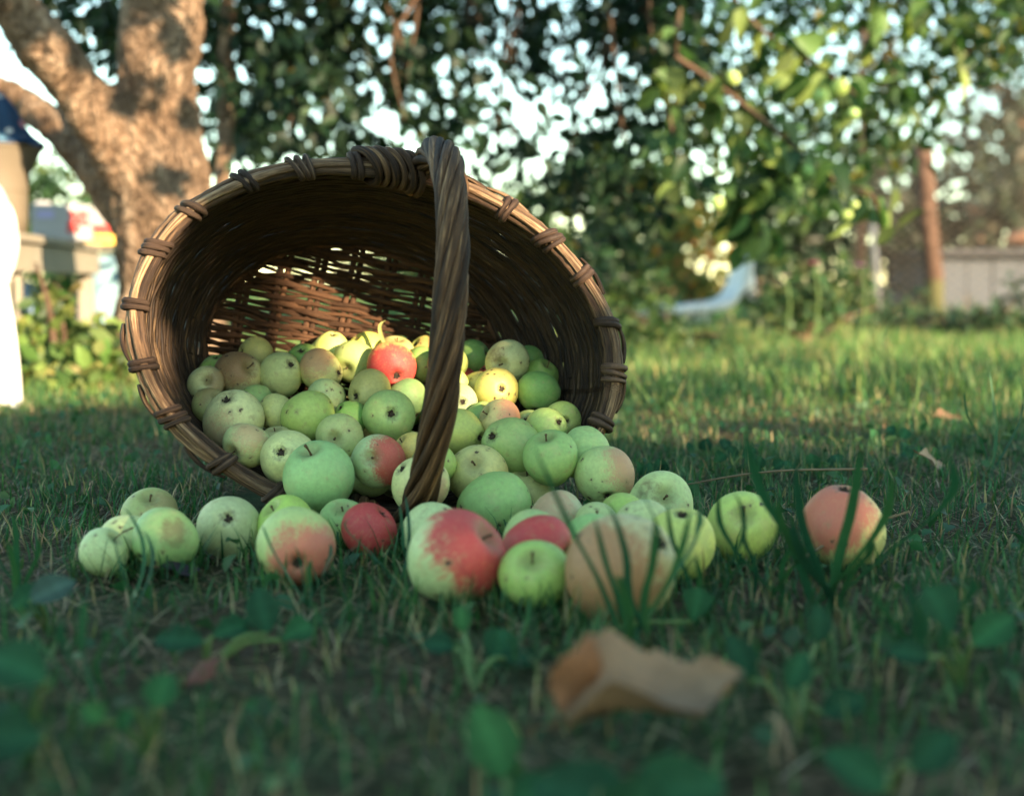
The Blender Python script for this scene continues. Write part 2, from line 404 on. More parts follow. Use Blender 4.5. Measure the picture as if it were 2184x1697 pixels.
# ------------------------------------------------------------------ apples
def mat_apple():
    t = NT('apple_skin'); tc = t.n('TexCoord').outputs['Object']
    def A(nm, out='Color'): return t.n('Attribute', attribute_type='OBJECT', attribute_name=nm).outputs[out]
    seed = A('seed', 'Fac')
    sv = t.n('VectorMath', operation='ADD'); t.l(tc, sv.inputs[0])
    cx = t.n('CombineXYZ'); t.l(seed, cx.inputs[0]); t.l(t.math('MULTIPLY', seed, 1.7), cx.inputs[1]); t.l(cx.outputs[0], sv.inputs[1])
    v = sv.outputs[0]
    nrm = t.n('VectorMath', operation='NORMALIZE'); t.l(tc, nrm.inputs[0])
    n1 = t.noise(v, 1.6, 4); n2 = t.noise(v, 7, 4, .6); n3 = t.noise(v, 38, 2)
    sep = t.n('SeparateXYZ'); t.l(nrm.outputs[0], sep.inputs[0])
    # stripes run from stem to calyx
    base = A('base_color')
    hs = t.n('HueSaturation'); t.l(base, hs.inputs['Color'])
    t.l(t.math('ADD', .488, t.math('MULTIPLY', n1, .024)), hs.inputs['Hue']); t.l(t.math('ADD', .72, t.math('MULTIPLY', n2, .56)), hs.inputs['Value'])
    col = t.mix(t.math('MULTIPLY', t.smooth(n1, .5, .72), .35), hs.outputs[0], (.55, .52, .22))
    # blush
    bd = t.n('VectorMath', operation='DOT_PRODUCT'); t.l(nrm.outputs[0], bd.inputs[0]); t.l(A('blush_dir', 'Vector'), bd.inputs[1])
    f = t.math('ADD', bd.outputs['Value'], t.math('MULTIPLY', t.math('SUBTRACT', n2, .5), .75)); f = t.math('ADD', f, t.math('MULTIPLY', t.math('SUBTRACT', n1, .5), .9))
    nst = t.noise(t.mapping(nrm.outputs[0], (13, 13, 1.1)), 1.5, 5, .75)
    f = t.math('ADD', f, t.math('MULTIPLY', t.math('SUBTRACT', nst, .5), 1.5))
    amt = A('blush', 'Fac')
    lo = t.math('SUBTRACT', 1.0, t.math('MULTIPLY', amt, 1.55))
    bf = t.math('MULTIPLY', t.smooth(f, lo, t.math('ADD', lo, .62)), t.math('MINIMUM', t.math('MULTIPLY', amt, 1.35), .95))
    bcol = t.mix(t.math('MULTIPLY', t.smooth(nst, .48, .68), .24), A('blush_color'), (.62, .33, .16))
    col = t.mix(bf, col, bcol)
    # lenticels
    vo = t.n('TexVoronoi'); vo.inputs['Scale'].default_value = 17; t.l(v, vo.inputs['Vector'])
    col = t.mix(t.math('MULTIPLY', t.math('SUBTRACT', 1, t.smooth(vo.outputs['Distance'], .05, .16)), .30), col, (.62, .60, .36))
    # weathered blotches and fine specks
    n5 = t.noise(v, 4.2, 6, .72); n6 = t.noise(v, 26, 3, .7)
    col = t.mix(t.math('MULTIPLY', t.smooth(n5, .55, .72), .55), col, (.34, .26, .12))
    col = t.mix(t.math('MULTIPLY', t.smooth(n6, .655, .73), .7), col, (.15, .10, .05))
    # dark scab spots, only in some cells
    w = t.n('VectorMath', operation='ADD'); t.l(v, w.inputs[0])
    nv = t.n('TexNoise'); nv.inputs['Scale'].default_value = 9; t.l(v, nv.inputs['Vector'])
    sc_ = t.n('VectorMath', operation='SCALE'); t.l(nv.outputs['Color'], sc_.inputs[0]); sc_.inputs['Scale'].default_value = .22; t.l(sc_.outputs[0], w.inputs[1])
    v2 = t.n('TexVoronoi'); v2.inputs['Scale'].default_value = 3.4; t.l(w.outputs[0], v2.inputs['Vector'])
    cs = t.n('SeparateColor'); t.l(v2.outputs['Color'], cs.inputs[0])
    on = t.math('LESS_THAN', cs.outputs[0], A('spots', 'Fac'))
    size = t.math('ADD', .10, t.math('MULTIPLY', cs.outputs[1], .20))
    sp = t.math('MULTIPLY', on, t.math('SUBTRACT', 1, t.smooth(v2.outputs['Distance'], t.math('MULTIPLY', size, .6), size)))
    halo = t.math('MULTIPLY', on, t.math('SUBTRACT', 1, t.smooth(v2.outputs['Distance'], size, t.math('MULTIPLY', size, 2.4))))
    col = t.mix(t.math('MULTIPLY', halo, .35), col, (.30, .22, .10))
    col = t.mix(t.math('MULTIPLY', sp, .92), col, (.050, .032, .020))
    # russet in the stem hollow, darker brown in the calyx hollow
    rim = t.math('ADD', sep.outputs[2], t.math('MULTIPLY', t.math('SUBTRACT', n2, .5), .25))
    col = t.mix(t.math('MULTIPLY', t.smooth(rim, .86, 1.0), .55), col, (.20, .17, .065))
    col = t.mix(t.math('MULTIPLY', t.smooth(t.math('MULTIPLY', rim, -1), .93, 1.02), .6), col, (.13, .11, .06))
    # one bruise
    br = t.n('VectorMath', operation='DOT_PRODUCT'); t.l(nrm.outputs[0], br.inputs[0]); t.l(A('bruise_dir', 'Vector'), br.inputs[1])
    bq = t.math('ADD', br.outputs['Value'], t.math('MULTIPLY', t.math('SUBTRACT', n2, .5), .22))
    th = t.math('SUBTRACT', 1.0, A('bruise', 'Fac'))
    col = t.mix(t.math('MULTIPLY', t.smooth(t.math('ADD', bq, t.math('MULTIPLY', t.math('SUBTRACT', n5, .5), .35)), t.math('SUBTRACT', th, .06), t.math('ADD', th, .16)), .72), col, (.14, .085, .040))
    t.bump(t.math('ADD', n3, t.math('MULTIPLY', sp, -2.0)), .12, .02)
    t.fin(col, t.math('ADD', .38, t.math('MULTIPLY', n2, .30)), .38)
    return t.m
M['apple'] = mat_apple()

def apple_mesh(v):
    g = np.random.default_rng(100 + v); nt, npn = 34, 48
    th = np.linspace(.0, math.pi, nt); ph = np.linspace(0, 2 * math.pi, npn, endpoint=False)
    TH, PH = np.meshgrid(th, ph, indexing='ij')
    hgt = g.uniform(1.0, 1.18); taper = g.uniform(.0, .20)
    s, c = np.sin(TH), np.cos(TH)
    rad = s * (1 + .10 * s * s) * (1 + taper * c)
    z = c * hgt + .05 * (1 - s)
    z -= g.uniform(.30, .38) * np.exp(-(s / .30) ** 2) * (c > 0)
    z += g.uniform(.20, .28) * np.exp(-(s / .24) ** 2) * (c < 0)
    nr = 5; rib = 1 + .035 * np.cos(nr * PH + g.uniform(0, 6)) * np.clip(-c, 0, 1) ** 1.5 + .014 * np.cos(nr * PH + 1) * np.clip(c, 0, 1)
    lump = 1
    for _ in range(5):
        d = g.normal(size=3); d /= np.linalg.norm(d); dot = d[0] * s * np.cos(PH) + d[1] * s * np.sin(PH) + d[2] * c
        lump = lump + g.uniform(-.075, .085) * np.exp((dot - 1) * 4)
    rad = rad * rib * lump; z = z * lump
    z += rad * np.cos(PH - g.uniform(0, 6)) * g.uniform(0, .13)
    V = np.stack([rad * np.cos(PH), rad * np.sin(PH), z], -1)
    V = V.reshape(-1, 3); V /= np.hypot(V[:, 0], V[:, 1]).reshape(nt, npn).max(0).mean()
    V[:, 2] -= (V[:, 2].max() + V[:, 2].min()) / 2
    i = np.arange(nt * npn).reshape(nt, npn)
    F = np.stack([i[:-1], i[1:], np.roll(i, -1, 1)[1:], np.roll(i, -1, 1)[:-1]], -1).reshape(-1, 4)
    me = mesh_np('apple_body', V, F, smooth=True); me.materials.append(M['apple'])
    VV = V.reshape(nt, npn, 3)
    return me, VV[0, :, 2].mean(), VV[-1, :, 2].mean()
APM = [apple_mesh(v) for v in range(14)]

def stem_mesh(v):
    g = np.random.default_rng(v); L = [.30, .44, .24, 1.0][v]
    s = np.linspace(0, 1, 7); d = g.uniform(-.5, .5, 2)
    P = np.stack([d[0] * s ** 2 * L * .6, d[1] * s ** 2 * L * .6, s * L - .03], -1)
    V, F, U = tube(P, np.array([.045, .034, .028, .027, .030, .038, .05]) * (1 if v < 3 else .9), 7)
    me = mesh('apple_stem', V, F, U); me.materials.append(M['stem']); return me
STM = [stem_mesh(v) for v in range(4)]

def calyx_mesh():
    parts = []
    g = np.random.default_rng(9)
    for k in range(7):
        a = 2 * math.pi * k / 7 + g.uniform(-.4, .4); s = np.linspace(0, 1, 5)
        q5 = g.uniform(.45, 1.1); rr = .045 + .075 * s * q5; zz = -.01 - .10 * np.sin(s * (1.5 + q5)) * q5; wv = (.032 * (1 - s) + .008) * g.uniform(.7, 1.3)
        d = np.array([math.cos(a), math.sin(a), 0]); q = np.array([-d[1], d[0], 0])
        V = np.concatenate([d * rr[:, None] + q * wv[:, None] + np.array([0, 0, 1]) * zz[:, None], d * rr[:, None] - q * wv[:, None] + np.array([0, 0, 1]) * zz[:, None] + .004])
        parts.append((V, [(i, i + 1, i + 6, i + 5) for i in range(4)], np.zeros((10, 2))))
    V, F, U = lathe([(0.001, -.035), (.05, -.045), (.085, -.01), (.10, .03)], 10); parts.append((V, F, U))
    V, F, U = merge(parts); me = mesh('apple_calyx', V, F, U); me.materials.append(M['calyx']); return me
CLM = calyx_mesh()

KIND = {  # skin colours of the sorts in the pile
    'G': (.33, .46, .135), 'P': (.52, .56, .24), 'Y': (.62, .54, .13), 'L': (.44, .53, .125), 'D': (.20, .34, .09),
    'O': (.40, .42, .16), 'T': (.32, .46, .16), 'R': (.56, .40, .15), 'B': (.43, .43, .19)}
BLUSH = {'r': (.50, .035, .045), 'p': (.50, .17, .12), 'o': (.34, .17, .075), 'b': (.22, .10, .05), 'k': (.56, .09, .08)}
RT, UPV = np.array([1.0, 0, 0]), np.array([0, 0, 1.0])
_ac = [0]
def view_dir(p, ox, oy):
    m = math.hypot(ox, oy)
    if m > .95: ox, oy, m = ox * .95 / m, oy * .95 / m, .95
    tc = np.array([0, 0, CAM_H]) - p; tc /= np.linalg.norm(tc)
    rt = np.cross(UPV, tc); rt /= np.linalg.norm(rt); up = np.cross(tc, rt)
    d = rt * ox + up * oy + tc * math.sqrt(1 - m * m)
    return d / np.linalg.norm(d)

def apple(pos, r, feat, axis, kind='G', blush=None, spots=.05, bruise=None, label='', group='apples spilled from the basket', stem=None, variant=None, parts=True):
    pos = np.array(pos, float); k = _ac[0]; _ac[0] += 1
    g = np.random.default_rng(700 + k)
    if not axis:
        a = g.uniform(0, 6.28); axis = view_dir(pos, .92 * math.cos(a), .92 * math.sin(a)); axis = axis * (1 if g.random() < .5 else 1); feat = 's' if g.random() < .5 else 'c'
    ax = np.array(axis, float); ax /= np.linalg.norm(ax)
    z = ax if feat == 's' else -ax
    q = Vector(z).to_track_quat('Z', 'Y') @ Quaternion((0, 0, 1), g.uniform(0, 6.28))
    o = empty('apple', pos, label=label, cat='apple', group=group)
    o.rotation_mode = 'QUATERNION'; o.rotation_quaternion = q; o.scale = (r, r, r)
    me, zt, zb = APM[(k * 5 + 2) % len(APM) if variant is None else variant]
    b = link('body', me, None, o)
    inv = q.inverted()
    b['seed'] = float(k * 3.7 % 61)
    c = np.array(KIND[kind]) * g.uniform(.95, 1.2) * np.array([g.uniform(.82, 1.14), 1, g.uniform(.8, 1.15)])
    b['base_color'] = [float(x) for x in c]
    if blush:
        bx, by, am, bc = blush; b['blush_dir'] = list(inv @ Vector(view_dir(pos, bx, by))); b['blush'] = float(am); b['blush_color'] = list(BLUSH[bc])
    else:
        d = g.normal(size=3); d /= np.linalg.norm(d); b['blush_dir'] = [float(x) for x in d]; b['blush'] = float(g.choice([0, 0, .12, .22])); b['blush_color'] = list(BLUSH['p'])
    b['spots'] = float(spots + g.uniform(.04, .14))
    if bruise:
        b['bruise_dir'] = list(inv @ Vector(view_dir(pos, bruise[0], bruise[1]))); b['bruise'] = float(bruise[2])
    else:
        b['bruise_dir'] = [0.0, 0.0, 1.0]; b['bruise'] = -1.0
    if parts:
        st = link('stem', STM[(k % 3) if stem is None else stem], None, o); st.location = (0, 0, zt)
        cl = link('calyx', CLM, None, o); cl.location = (0, 0, zb); cl.scale = (1.35,) * 3
    return o

SPOT = {  # surveyed places: x, y, z, radius, which end shows, axis of that end
    '1': (-0.362, 1.723, 0.151, 0.0230, '-', 0),
    '2': (-0.330, 1.688, 0.151, 0.0278, 's', (0.66, -0.66, 0.35)),
    '3': (-0.361, 1.655, 0.140, 0.0210, 's', (0.24, -0.86, 0.45)),
    '4': (-0.346, 1.604, 0.120, 0.0204, 's', (0.62, -0.54, 0.57)),
    '5': (-0.312, 1.567, 0.108, 0.0336, 'c', (-0.1, -0.63, 0.77)),
    '6': (-0.318, 1.742, 0.172, 0.0221, '-', 0),
    '7': (-0.278, 1.692, 0.151, 0.0260, 'c', (0.58, -0.65, 0.48)),
    '8': (-0.296, 1.630, 0.123, 0.0200, '-', 0),
    '9': (-0.230, 1.697, 0.155, 0.0249, 'c', (0.93, -0.36, -0.09)),
    '10': (-0.258, 1.732, 0.163, 0.0231, 'c', (0.04, -0.69, 0.72)),
    '11': (-0.227, 1.761, 0.175, 0.0235, '-', 0),
    '12': (-0.194, 1.728, 0.165, 0.0257, 's', (-0.3, -0.89, -0.35)),
    '13': (-0.181, 1.771, 0.176, 0.0228, '-', 0),
    '14': (-0.145, 1.698, 0.159, 0.0291, 'c', (0.3, -0.87, -0.39)),
    '15': (-0.216, 1.640, 0.127, 0.0223, '-', 0),
    '16': (-0.167, 1.636, 0.133, 0.0255, 'c', (-0.61, -0.78, -0.12)),
    '17': (-0.228, 1.574, 0.109, 0.0309, '-', 0),
    '18': (-0.269, 1.602, 0.112, 0.0215, '-', 0),
    '19': (-0.123, 1.651, 0.123, 0.0236, '-', 0),
    '20': (-0.139, 1.582, 0.110, 0.0289, 'c', (0.21, -0.95, 0.21)),
    '21': (-0.189, 1.541, 0.092, 0.0253, 's', (-0.16, -0.99, 0.02)),
    '22': (-0.184, 1.594, 0.107, 0.0199, '-', 0),
    '23': (-0.283, 1.501, 0.087, 0.0243, 's', (-0.56, -0.79, -0.24)),
    '24': (-0.259, 1.535, 0.084, 0.0192, '-', 0),
    '25': (-0.237, 1.480, 0.075, 0.0291, 'c', (-0.15, -0.92, 0.35)),
    '26': (-0.196, 1.427, 0.062, 0.0350, 's', (-0.27, -0.4, 0.88)),
    '27': (-0.140, 1.470, 0.073, 0.0273, 's', (-0.18, -0.95, 0.27)),
    '28': (-0.109, 1.505, 0.080, 0.0202, '-', 0),
    '29': (-0.094, 1.409, 0.058, 0.0290, 'c', (-0.68, -0.31, 0.66)),
    '31': (-0.109, 1.731, 0.159, 0.0223, '-', 0),
    '32': (-0.144, 1.749, 0.173, 0.0218, '-', 0),
    '33': (-0.109, 1.772, 0.172, 0.0221, '-', 0),
    '34': (-0.078, 1.691, 0.163, 0.0226, '-', 0),
    '35': (-0.048, 1.741, 0.167, 0.0225, '-', 0),
    '36': (-0.061, 1.717, 0.135, 0.0214, '-', 0),
    '37': (-0.021, 1.718, 0.143, 0.0222, '-', 0),
    '38': (-0.004, 1.685, 0.167, 0.0251, 's', (-0.35, -0.93, -0.12)),
    '39': (-0.017, 1.643, 0.135, 0.0256, 'c', (0.21, -0.96, 0.16)),
    '40': (-0.039, 1.682, 0.134, 0.0217, 'c', (0.26, -0.58, 0.77)),
    '41': (-0.071, 1.657, 0.139, 0.0214, 'c', (0.83, -0.55, -0.08)),
    '42': (-0.062, 1.620, 0.123, 0.0217, 'c', (0.27, -0.96, 0.11)),
    '43': (-0.032, 1.597, 0.106, 0.0207, '-', 0),
    '44': (0.031, 1.654, 0.131, 0.0254, '-', 0),
    '45': (0.033, 1.699, 0.145, 0.0219, '-', 0),
    '46': (0.019, 1.733, 0.162, 0.0208, '-', 0),
    '47': (-0.013, 1.560, 0.108, 0.0233, 's', (-0.83, -0.38, 0.4)),
    '48': (0.019, 1.582, 0.099, 0.0191, 'c', (-0.16, -0.85, 0.51)),
    '49': (0.057, 1.583, 0.105, 0.0212, 'c', (0.17, -0.98, 0.05)),
    '50': (0.039, 1.546, 0.099, 0.0235, 'c', (0.57, -0.7, 0.43)),
    '51': (-0.056, 1.548, 0.095, 0.0252, '-', 0),
    '52': (-0.002, 1.516, 0.085, 0.0302, 'c', (-0.68, -0.61, 0.41)),
    '53': (0.041, 1.474, 0.075, 0.0284, 's', (-0.22, -0.34, 0.92)),
    '54': (0.078, 1.513, 0.078, 0.0271, '-', 0),
    '55': (0.097, 1.466, 0.057, 0.0305, 'c', (0.09, -0.79, -0.61)),
    '56': (-0.036, 1.478, 0.058, 0.0314, 's', (-0.1, -0.86, 0.49)),
    '57': (-0.082, 1.456, 0.072, 0.0235, '-', 0),
    '58': (0.018, 1.500, 0.036, 0.0269, '-', 0),
    '59': (-0.017, 1.411, 0.036, 0.0354, '-', 0),
    '60': (0.045, 1.359, 0.029, 0.0293, '-', 0),
    '61': (-0.135, 1.319, 0.027, 0.0261, '-', 0),
    '62': (-0.163, 1.360, 0.025, 0.0244, 's', (-0.04, -0.64, 0.77)),
    '63': (-0.073, 1.293, 0.029, 0.0279, 'c', (-0.21, -0.97, -0.13)),
    '64': (-0.047, 1.124, 0.039, 0.0384, 's', (0.76, -0.31, 0.57)),
    '65': (0.020, 1.165, 0.038, 0.0299, '-', 0),
    '66': (0.018, 1.101, 0.029, 0.0278, 's', (-0.08, -0.78, 0.61)),
    '67': (0.019, 1.223, 0.031, 0.0297, '-', 0),
    '68': (0.085, 1.068, 0.042, 0.0409, 'c', (0.71, -0.37, 0.6)),
    '69': (0.073, 1.232, 0.028, 0.0277, '-', 0),
    '70': (0.145, 1.216, 0.032, 0.0312, 'c', (0.09, -0.29, 0.95)),
    '71': (0.120, 1.287, 0.031, 0.0301, '-', 0),
    '72': (0.082, 1.324, 0.028, 0.0238, '-', 0),
    '76b': (0.111, 1.364, 0.026, 0.0276, '-', 0),
    '73': (0.152, 1.426, 0.033, 0.0326, 's', (0.06, -0.88, 0.47)),
    '74': (0.215, 1.302, 0.033, 0.0322, 's', (-0.05, -0.83, 0.56)),
    '75': (0.304, 1.279, 0.038, 0.0374, '-', 0),
    '76': (-0.363, 1.235, 0.022, 0.0214, 's', (0.63, -0.26, 0.73)),
    '77': (-0.353, 1.281, 0.024, 0.0242, '-', 0),
    '78': (-0.313, 1.250, 0.030, 0.0287, '-', 0),
    '79': (-0.359, 1.378, 0.028, 0.0272, 's', (0.17, -0.51, 0.85)),
    '80': (-0.268, 1.320, 0.030, 0.0291, 'c', (0.14, -0.87, 0.48)),
    '81': (-0.213, 1.323, 0.029, 0.0279, '-', 0),
    '82': (-0.188, 1.204, 0.033, 0.0325, 'c', (0.23, -0.93, -0.27)),
}
LOOK = {
    '1': ('G', None, .05, None, 'green apple half hidden at the back left, behind the brown-red blushed one'),
    '2': ('O', (-.3, .6, .62, 'b'), .12, None, 'brown-red blushed apple in the upper left of the basket'),
    '3': ('P', (.9, .2, .5, 'b'), .12, None, 'pale apple with dark red right cheek against the left basket wall'),
    '4': ('O', (.0, .8, .4, 'b'), .05, None, 'small olive apple wedged low between left rim and the large scabbed apple'),
    '5': ('P', (-.5, -.6, .35, 'p'), .22, (-.25, .72, .045), 'large pale apple with a dark brown scab on top, beside left rim'),
    '6': ('O', (-.3, -.5, .3, 'b'), .05, None, 'olive yellow apple farthest back on the left against the wicker base'),
    '7': ('P', None, .08, None, 'pale green apple whose dark calyx pit faces upper right, right of the brown-red one'),
    '8': ('G', None, .08, None, 'small plain green apple above and right of the large scabbed one'),
    '9': ('P', (-.4, .7, .5, 'p'), .12, None, 'pinkish pale apple between two green ones in the back row'),
    '10': ('D', None, .15, None, 'dark green apple peeping out at the back between olive and pinkish apples'),
    '11': ('Y', None, .03, None, 'sunlit yellow-green apple in front of the lit wicker patch'),
    '12': ('G', None, .05, None, 'green apple with deep stem hollow, left neighbour of the bright red one'),
    '13': ('Y', None, .02, None, 'bright sunlit yellow apple at the back under the curled leaf'),
    '14': ('R', (.1, -.55, .92, 'r'), .06, None, 'bright red sunlit apple with yellow top left of the basket handle'),
    '15': ('P', None, .16, None, 'pale green apple with one brown spot above the big smooth green one'),
    '16': ('O', None, .10, None, 'olive apple below left of the bright red one, calyx facing left'),
    '17': ('G', None, .12, None, 'big smooth green apple with few pinprick spots in the middle left'),
    '18': ('P', None, .08, None, 'cream apple partly behind the big smooth green one'),
    '19': ('T', None, .03, None, 'bluish green apple just below the bright red one, cut by the handle'),
    '20': ('T', None, .08, None, 'large bluish green apple with dark star calyx facing the viewer, left of handle'),
    '21': ('P', (.6, .2, .22, 'o'), .10, None, 'cream apple with stem hollow facing forward below the big green one'),
    '22': ('D', None, .05, None, 'dark green apple deep in the gap left of the calyx-facing one'),
    '23': ('P', (.2, .5, .4, 'p'), .16, None, 'pink flecked pale apple lying against the lower left rim'),
    '24': ('O', None, .10, None, 'small dull apple glimpsed behind the pink flecked one'),
    '25': ('P', None, .12, None, 'pale green apple with black calyx beside the lower left rim'),
    '26': ('T', None, .02, None, 'largest plain green apple at the lip of the basket, left of handle'),
    '27': ('P', (.85, .1, .66, 'r'), .18, None, 'cream apple with rosy right cheek and stem facing forward, left of handle'),
    '28': ('Y', None, .02, None, 'yellow apple showing as a sliver on the left edge of the handle'),
    '29': ('P', (.3, -.6, .42, 'p'), .05, None, 'pale pink-tinged apple directly behind the lower handle'),
    '31': ('D', None, .03, None, 'green apple tucked behind the right shoulder of the bright red one'),
    '32': ('O', (0, .6, .4, 'o'), .05, None, 'dull yellow-brown apple at the back above the bright red one'),
    '33': ('Y', (.3, .3, .55, 'o'), .25, None, 'orange-yellow rotting apple at the back, left of the handle'),
    '34': ('L', None, .05, None, 'pale green apple on the right edge of the handle, at the back'),
    '35': ('D', None, .05, None, 'dull green apple at the back right, behind the pale brown-patched one'),
    '36': ('R', (0, 0, .8, 'r'), .05, None, 'dull red apple deep behind the small yellow spotted one'),
    '37': ('R', (-.4, 0, .9, 'r'), .05, None, 'dark red apple peeping left of the pale brown-patched one'),
    '38': ('P', (-.7, .3, .3, 'o'), .12, (-.62, .28, .075), 'pale apple with brown patch and stem on the left, highest on the right side'),
    '39': ('Y', (-.6, -.3, .2, 'o'), .62, None, 'yellow apple covered with dark scab spots, right of the handle'),
    '40': ('Y', None, .4, None, 'small yellow spotted apple behind the scab-covered one'),
    '41': ('L', None, .03, None, 'sunlit light green apple right beside the handle'),
    '42': ('B', None, .22, None, 'beige apple with dark calyx facing forward, half behind the handle'),
    '43': ('G', None, .03, None, 'green apple in the gap below the scab-covered yellow one'),
    '44': ('D', None, .06, None, 'dark green apple against the right basket wall'),
    '45': ('D', None, .05, None, 'dark green apple behind and above the one at the right wall'),
    '46': ('D', None, .05, None, 'dim green apple farthest back at the right basket wall'),
    '47': ('B', (.85, .2, .55, 'p'), .14, None, 'russet apple with rosy right side below the scab-covered yellow one'),
    '48': ('T', None, .10, None, 'small green apple in the gap right of the russet rosy one'),
    '49': ('G', None, .16, None, 'green apple touching the lower right basket wall'),
    '50': ('G', None, .12, None, 'light green apple with dark calyx on its upper right, near the right rim'),
    '51': ('L', None, .06, None, 'smooth yellow-green apple right of the handle at mid height'),
    '52': ('G', None, .10, None, 'big green apple with calyx on its left side in the middle right'),
    '53': ('G', None, .03, None, 'green apple with stem hollow on top, behind the diagonal grass blade'),
    '54': ('T', None, .02, None, 'plain green apple lying on the lower right rim'),
    '55': ('P', (.95, .3, .52, 'p'), .12, None, 'large pale apple with red right edge outside the right rim'),
    '56': ('P', (.9, 0, .2, 'p'), .06, (-.65, -.35, .03), 'pale green apple with stem pit up, right of the lower handle'),
    '57': ('G', None, .10, None, 'green apple behind the right edge of the lower handle'),
    '58': ('P', None, .06, None, 'cream-green apple behind the right shoulder of the biggest front green one'),
    '59': ('T', None, .02, None, 'big plain green apple in front of the basket mouth, right of handle'),
    '60': ('P', (-.2, .7, .42, 'p'), .08, None, 'pink-topped pale apple crossed by thin grass blades'),
    '61': ('R', (.1, .3, .98, 'r'), .05, None, 'deep red apple on the grass left of the handle foot'),
    '62': ('T', None, .35, None, 'pale green apple with dark pits half hidden by the deep red one'),
    '63': ('P', None, .12, None, 'pale green apple right of the handle foot behind the large red-yellow one'),
    '64': ('P', (.72, .5, .72, 'r'), .06, None, 'largest red and yellow apple at the front of the spill'),
    '65': ('R', (-.2, .5, .85, 'r'), .03, None, 'pink-red apple behind the front green one with a dark pit'),
    '66': ('G', None, .08, None, 'front green apple with dark stem pit, right of the largest red-yellow one'),
    '67': ('T', None, .03, None, 'bluish green apple behind the pink-red one'),
    '68': ('B', (-.5, -.3, .70, 'o'), .16, None, 'big tan apple behind the tall grass tuft at the front'),
    '69': ('G', None, .05, None, 'green apple behind the left edge of the big tan one'),
    '70': ('L', None, .08, None, 'yellow-green apple behind the right edge of the big tan one'),
    '71': ('P', None, .04, None, 'pale yellow apple behind the top of the big tan one'),
    '72': ('P', None, .04, None, 'small pale apple below the large one outside the right rim'),
    '76b': ('L', None, .04, None, 'yellow-green apple in front of the pale apple with two dark holes'),
    '73': ('P', None, .10, (-.45, .5, .085), 'pale apple with two dark holes at the right of the spill'),
    '74': ('L', (-.8, -.2, .3, 'o'), .03, None, 'green apple crossed by curved grass blades at the right'),
    '75': ('P', (-.3, .5, .62, 'k'), .10, None, 'lone pink-red apple farthest right behind grass blades'),
    '76': ('P', None, .05, None, 'leftmost small apple with a long brown stem standing up'),
    '77': ('P', None, .05, None, 'pale apple between the two front apples on the far left'),
    '78': ('T', None, .06, (.35, .25, .14), 'pale green apple with a brown bruise, second from left at the front'),
    '79': ('O', (.7, .1, .4, 'b'), .08, None, 'brownish green apple at the rear of the left group'),
    '80': ('P', None, .06, None, 'pale apple with shrivelled calyx on the grass below the lower left rim'),
    '81': ('L', None, .04, None, 'yellow-green apple behind the orange-blushed one'),
    '82': ('P', (.45, -.45, .62, 'k'), .10, None, 'large orange-blushed apple left of the deep red one'),
}
for k, (x, y, z, r, f, ax) in SPOT.items():
    kd, bl, spt, bru, lab = LOOK[k]
    apple((x, y, z), r * 1.045, f, ax, kd, bl, spt, bru, lab, stem=3 if k == '76' else None)

# apples buried under the visible ones keep the pile solid
def buried():
    have = [(np.array(v[:3]), v[3]) for v in SPOT.values()]; g = np.random.default_rng(21); made = 0
    for _ in range(6000):
        if made >= 26: break
        t = g.uniform(.12, .92); th = g.uniform(math.pi * 1.08, math.pi * 1.92); rr = g.uniform(.021, .027)
        k = t ** 1.7; a = BA + (BA2 - BA) * k - rr - .008; b = BB + (BB2 - BB) * k - rr - .008; s = g.uniform(.55, 1)
        p = B_C + (B_BASE - B_C) * t + E1 * a * math.cos(th) * s + E2 * b * math.sin(th) * s
        ceil = [q[2] for q, q2 in have if np.hypot(*(q - p)[:2]) < .05]
        if not ceil or p[2] > min(max(ceil) - .03, .11): continue
        if any(np.linalg.norm(p - q) < (rr + q2) * .95 for q, q2 in have): continue
        have.append((p, rr)); made += 1
        apple(p, rr, '-', 0, 'GPLTD'[made % 5], None, .05, None, 'apple buried low in the pile inside the basket', group='apples buried in the pile')
buried()

# ------------------------------------------------------------------ foliage helpers
LEAF_V = np.array([(0, 0, 0), (0, .35, -.03), (0, .7, -.06), (0, 1, -.16), (-.20, .22, .06), (-.29, .52, .05), (-.16, .82, -.03), (.20, .22, .06), (.29, .52, .05), (.16, .82, -.03)], float)
LEAF_F = np.array([(0, 1, 4), (1, 5, 4), (1, 2, 5), (2, 6, 5), (2, 3, 6), (0, 7, 1), (1, 7, 8), (1, 8, 2), (2, 8, 9), (2, 9, 3)])
LOW_V = np.array([(0, 0, 0), (-.30, .45, .06), (0, 1, -.1), (.30, .45, .06), (0, .5, -.04)], float)
LOW_F = np.array([(0, 4, 1), (1, 4, 2), (2, 4, 3), (3, 4, 0)])

def rand_rot(n, g, droop=.35, face=None):
    """leaf frames: y along the leaf, z the upper face"""
    y = g.normal(size=(n, 3)); y[:, 2] -= droop * 2; y /= np.linalg.norm(y, axis=1)[:, None]
    z = g.normal(size=(n, 3)) * .8; z[:, 2] += .9
    if face is not None: z += np.asarray(face)
    x = np.cross(y, z); x /= np.linalg.norm(x, axis=1)[:, None] + 1e-9
    z = np.cross(x, y)
    return np.stack([x, y, z], -1)

def pick(g, n, pal, var=.22):
    cols = np.array([c for c, _ in pal]); w = np.array([w for _, w in pal], float); w /= w.sum()
    c = cols[g.choice(len(pal), n, p=w)]
    return c * (1 + var * g.standard_normal((n, 1))).clip(.4, 1.8) * (1 + .08 * g.standard_normal((n, 3)))

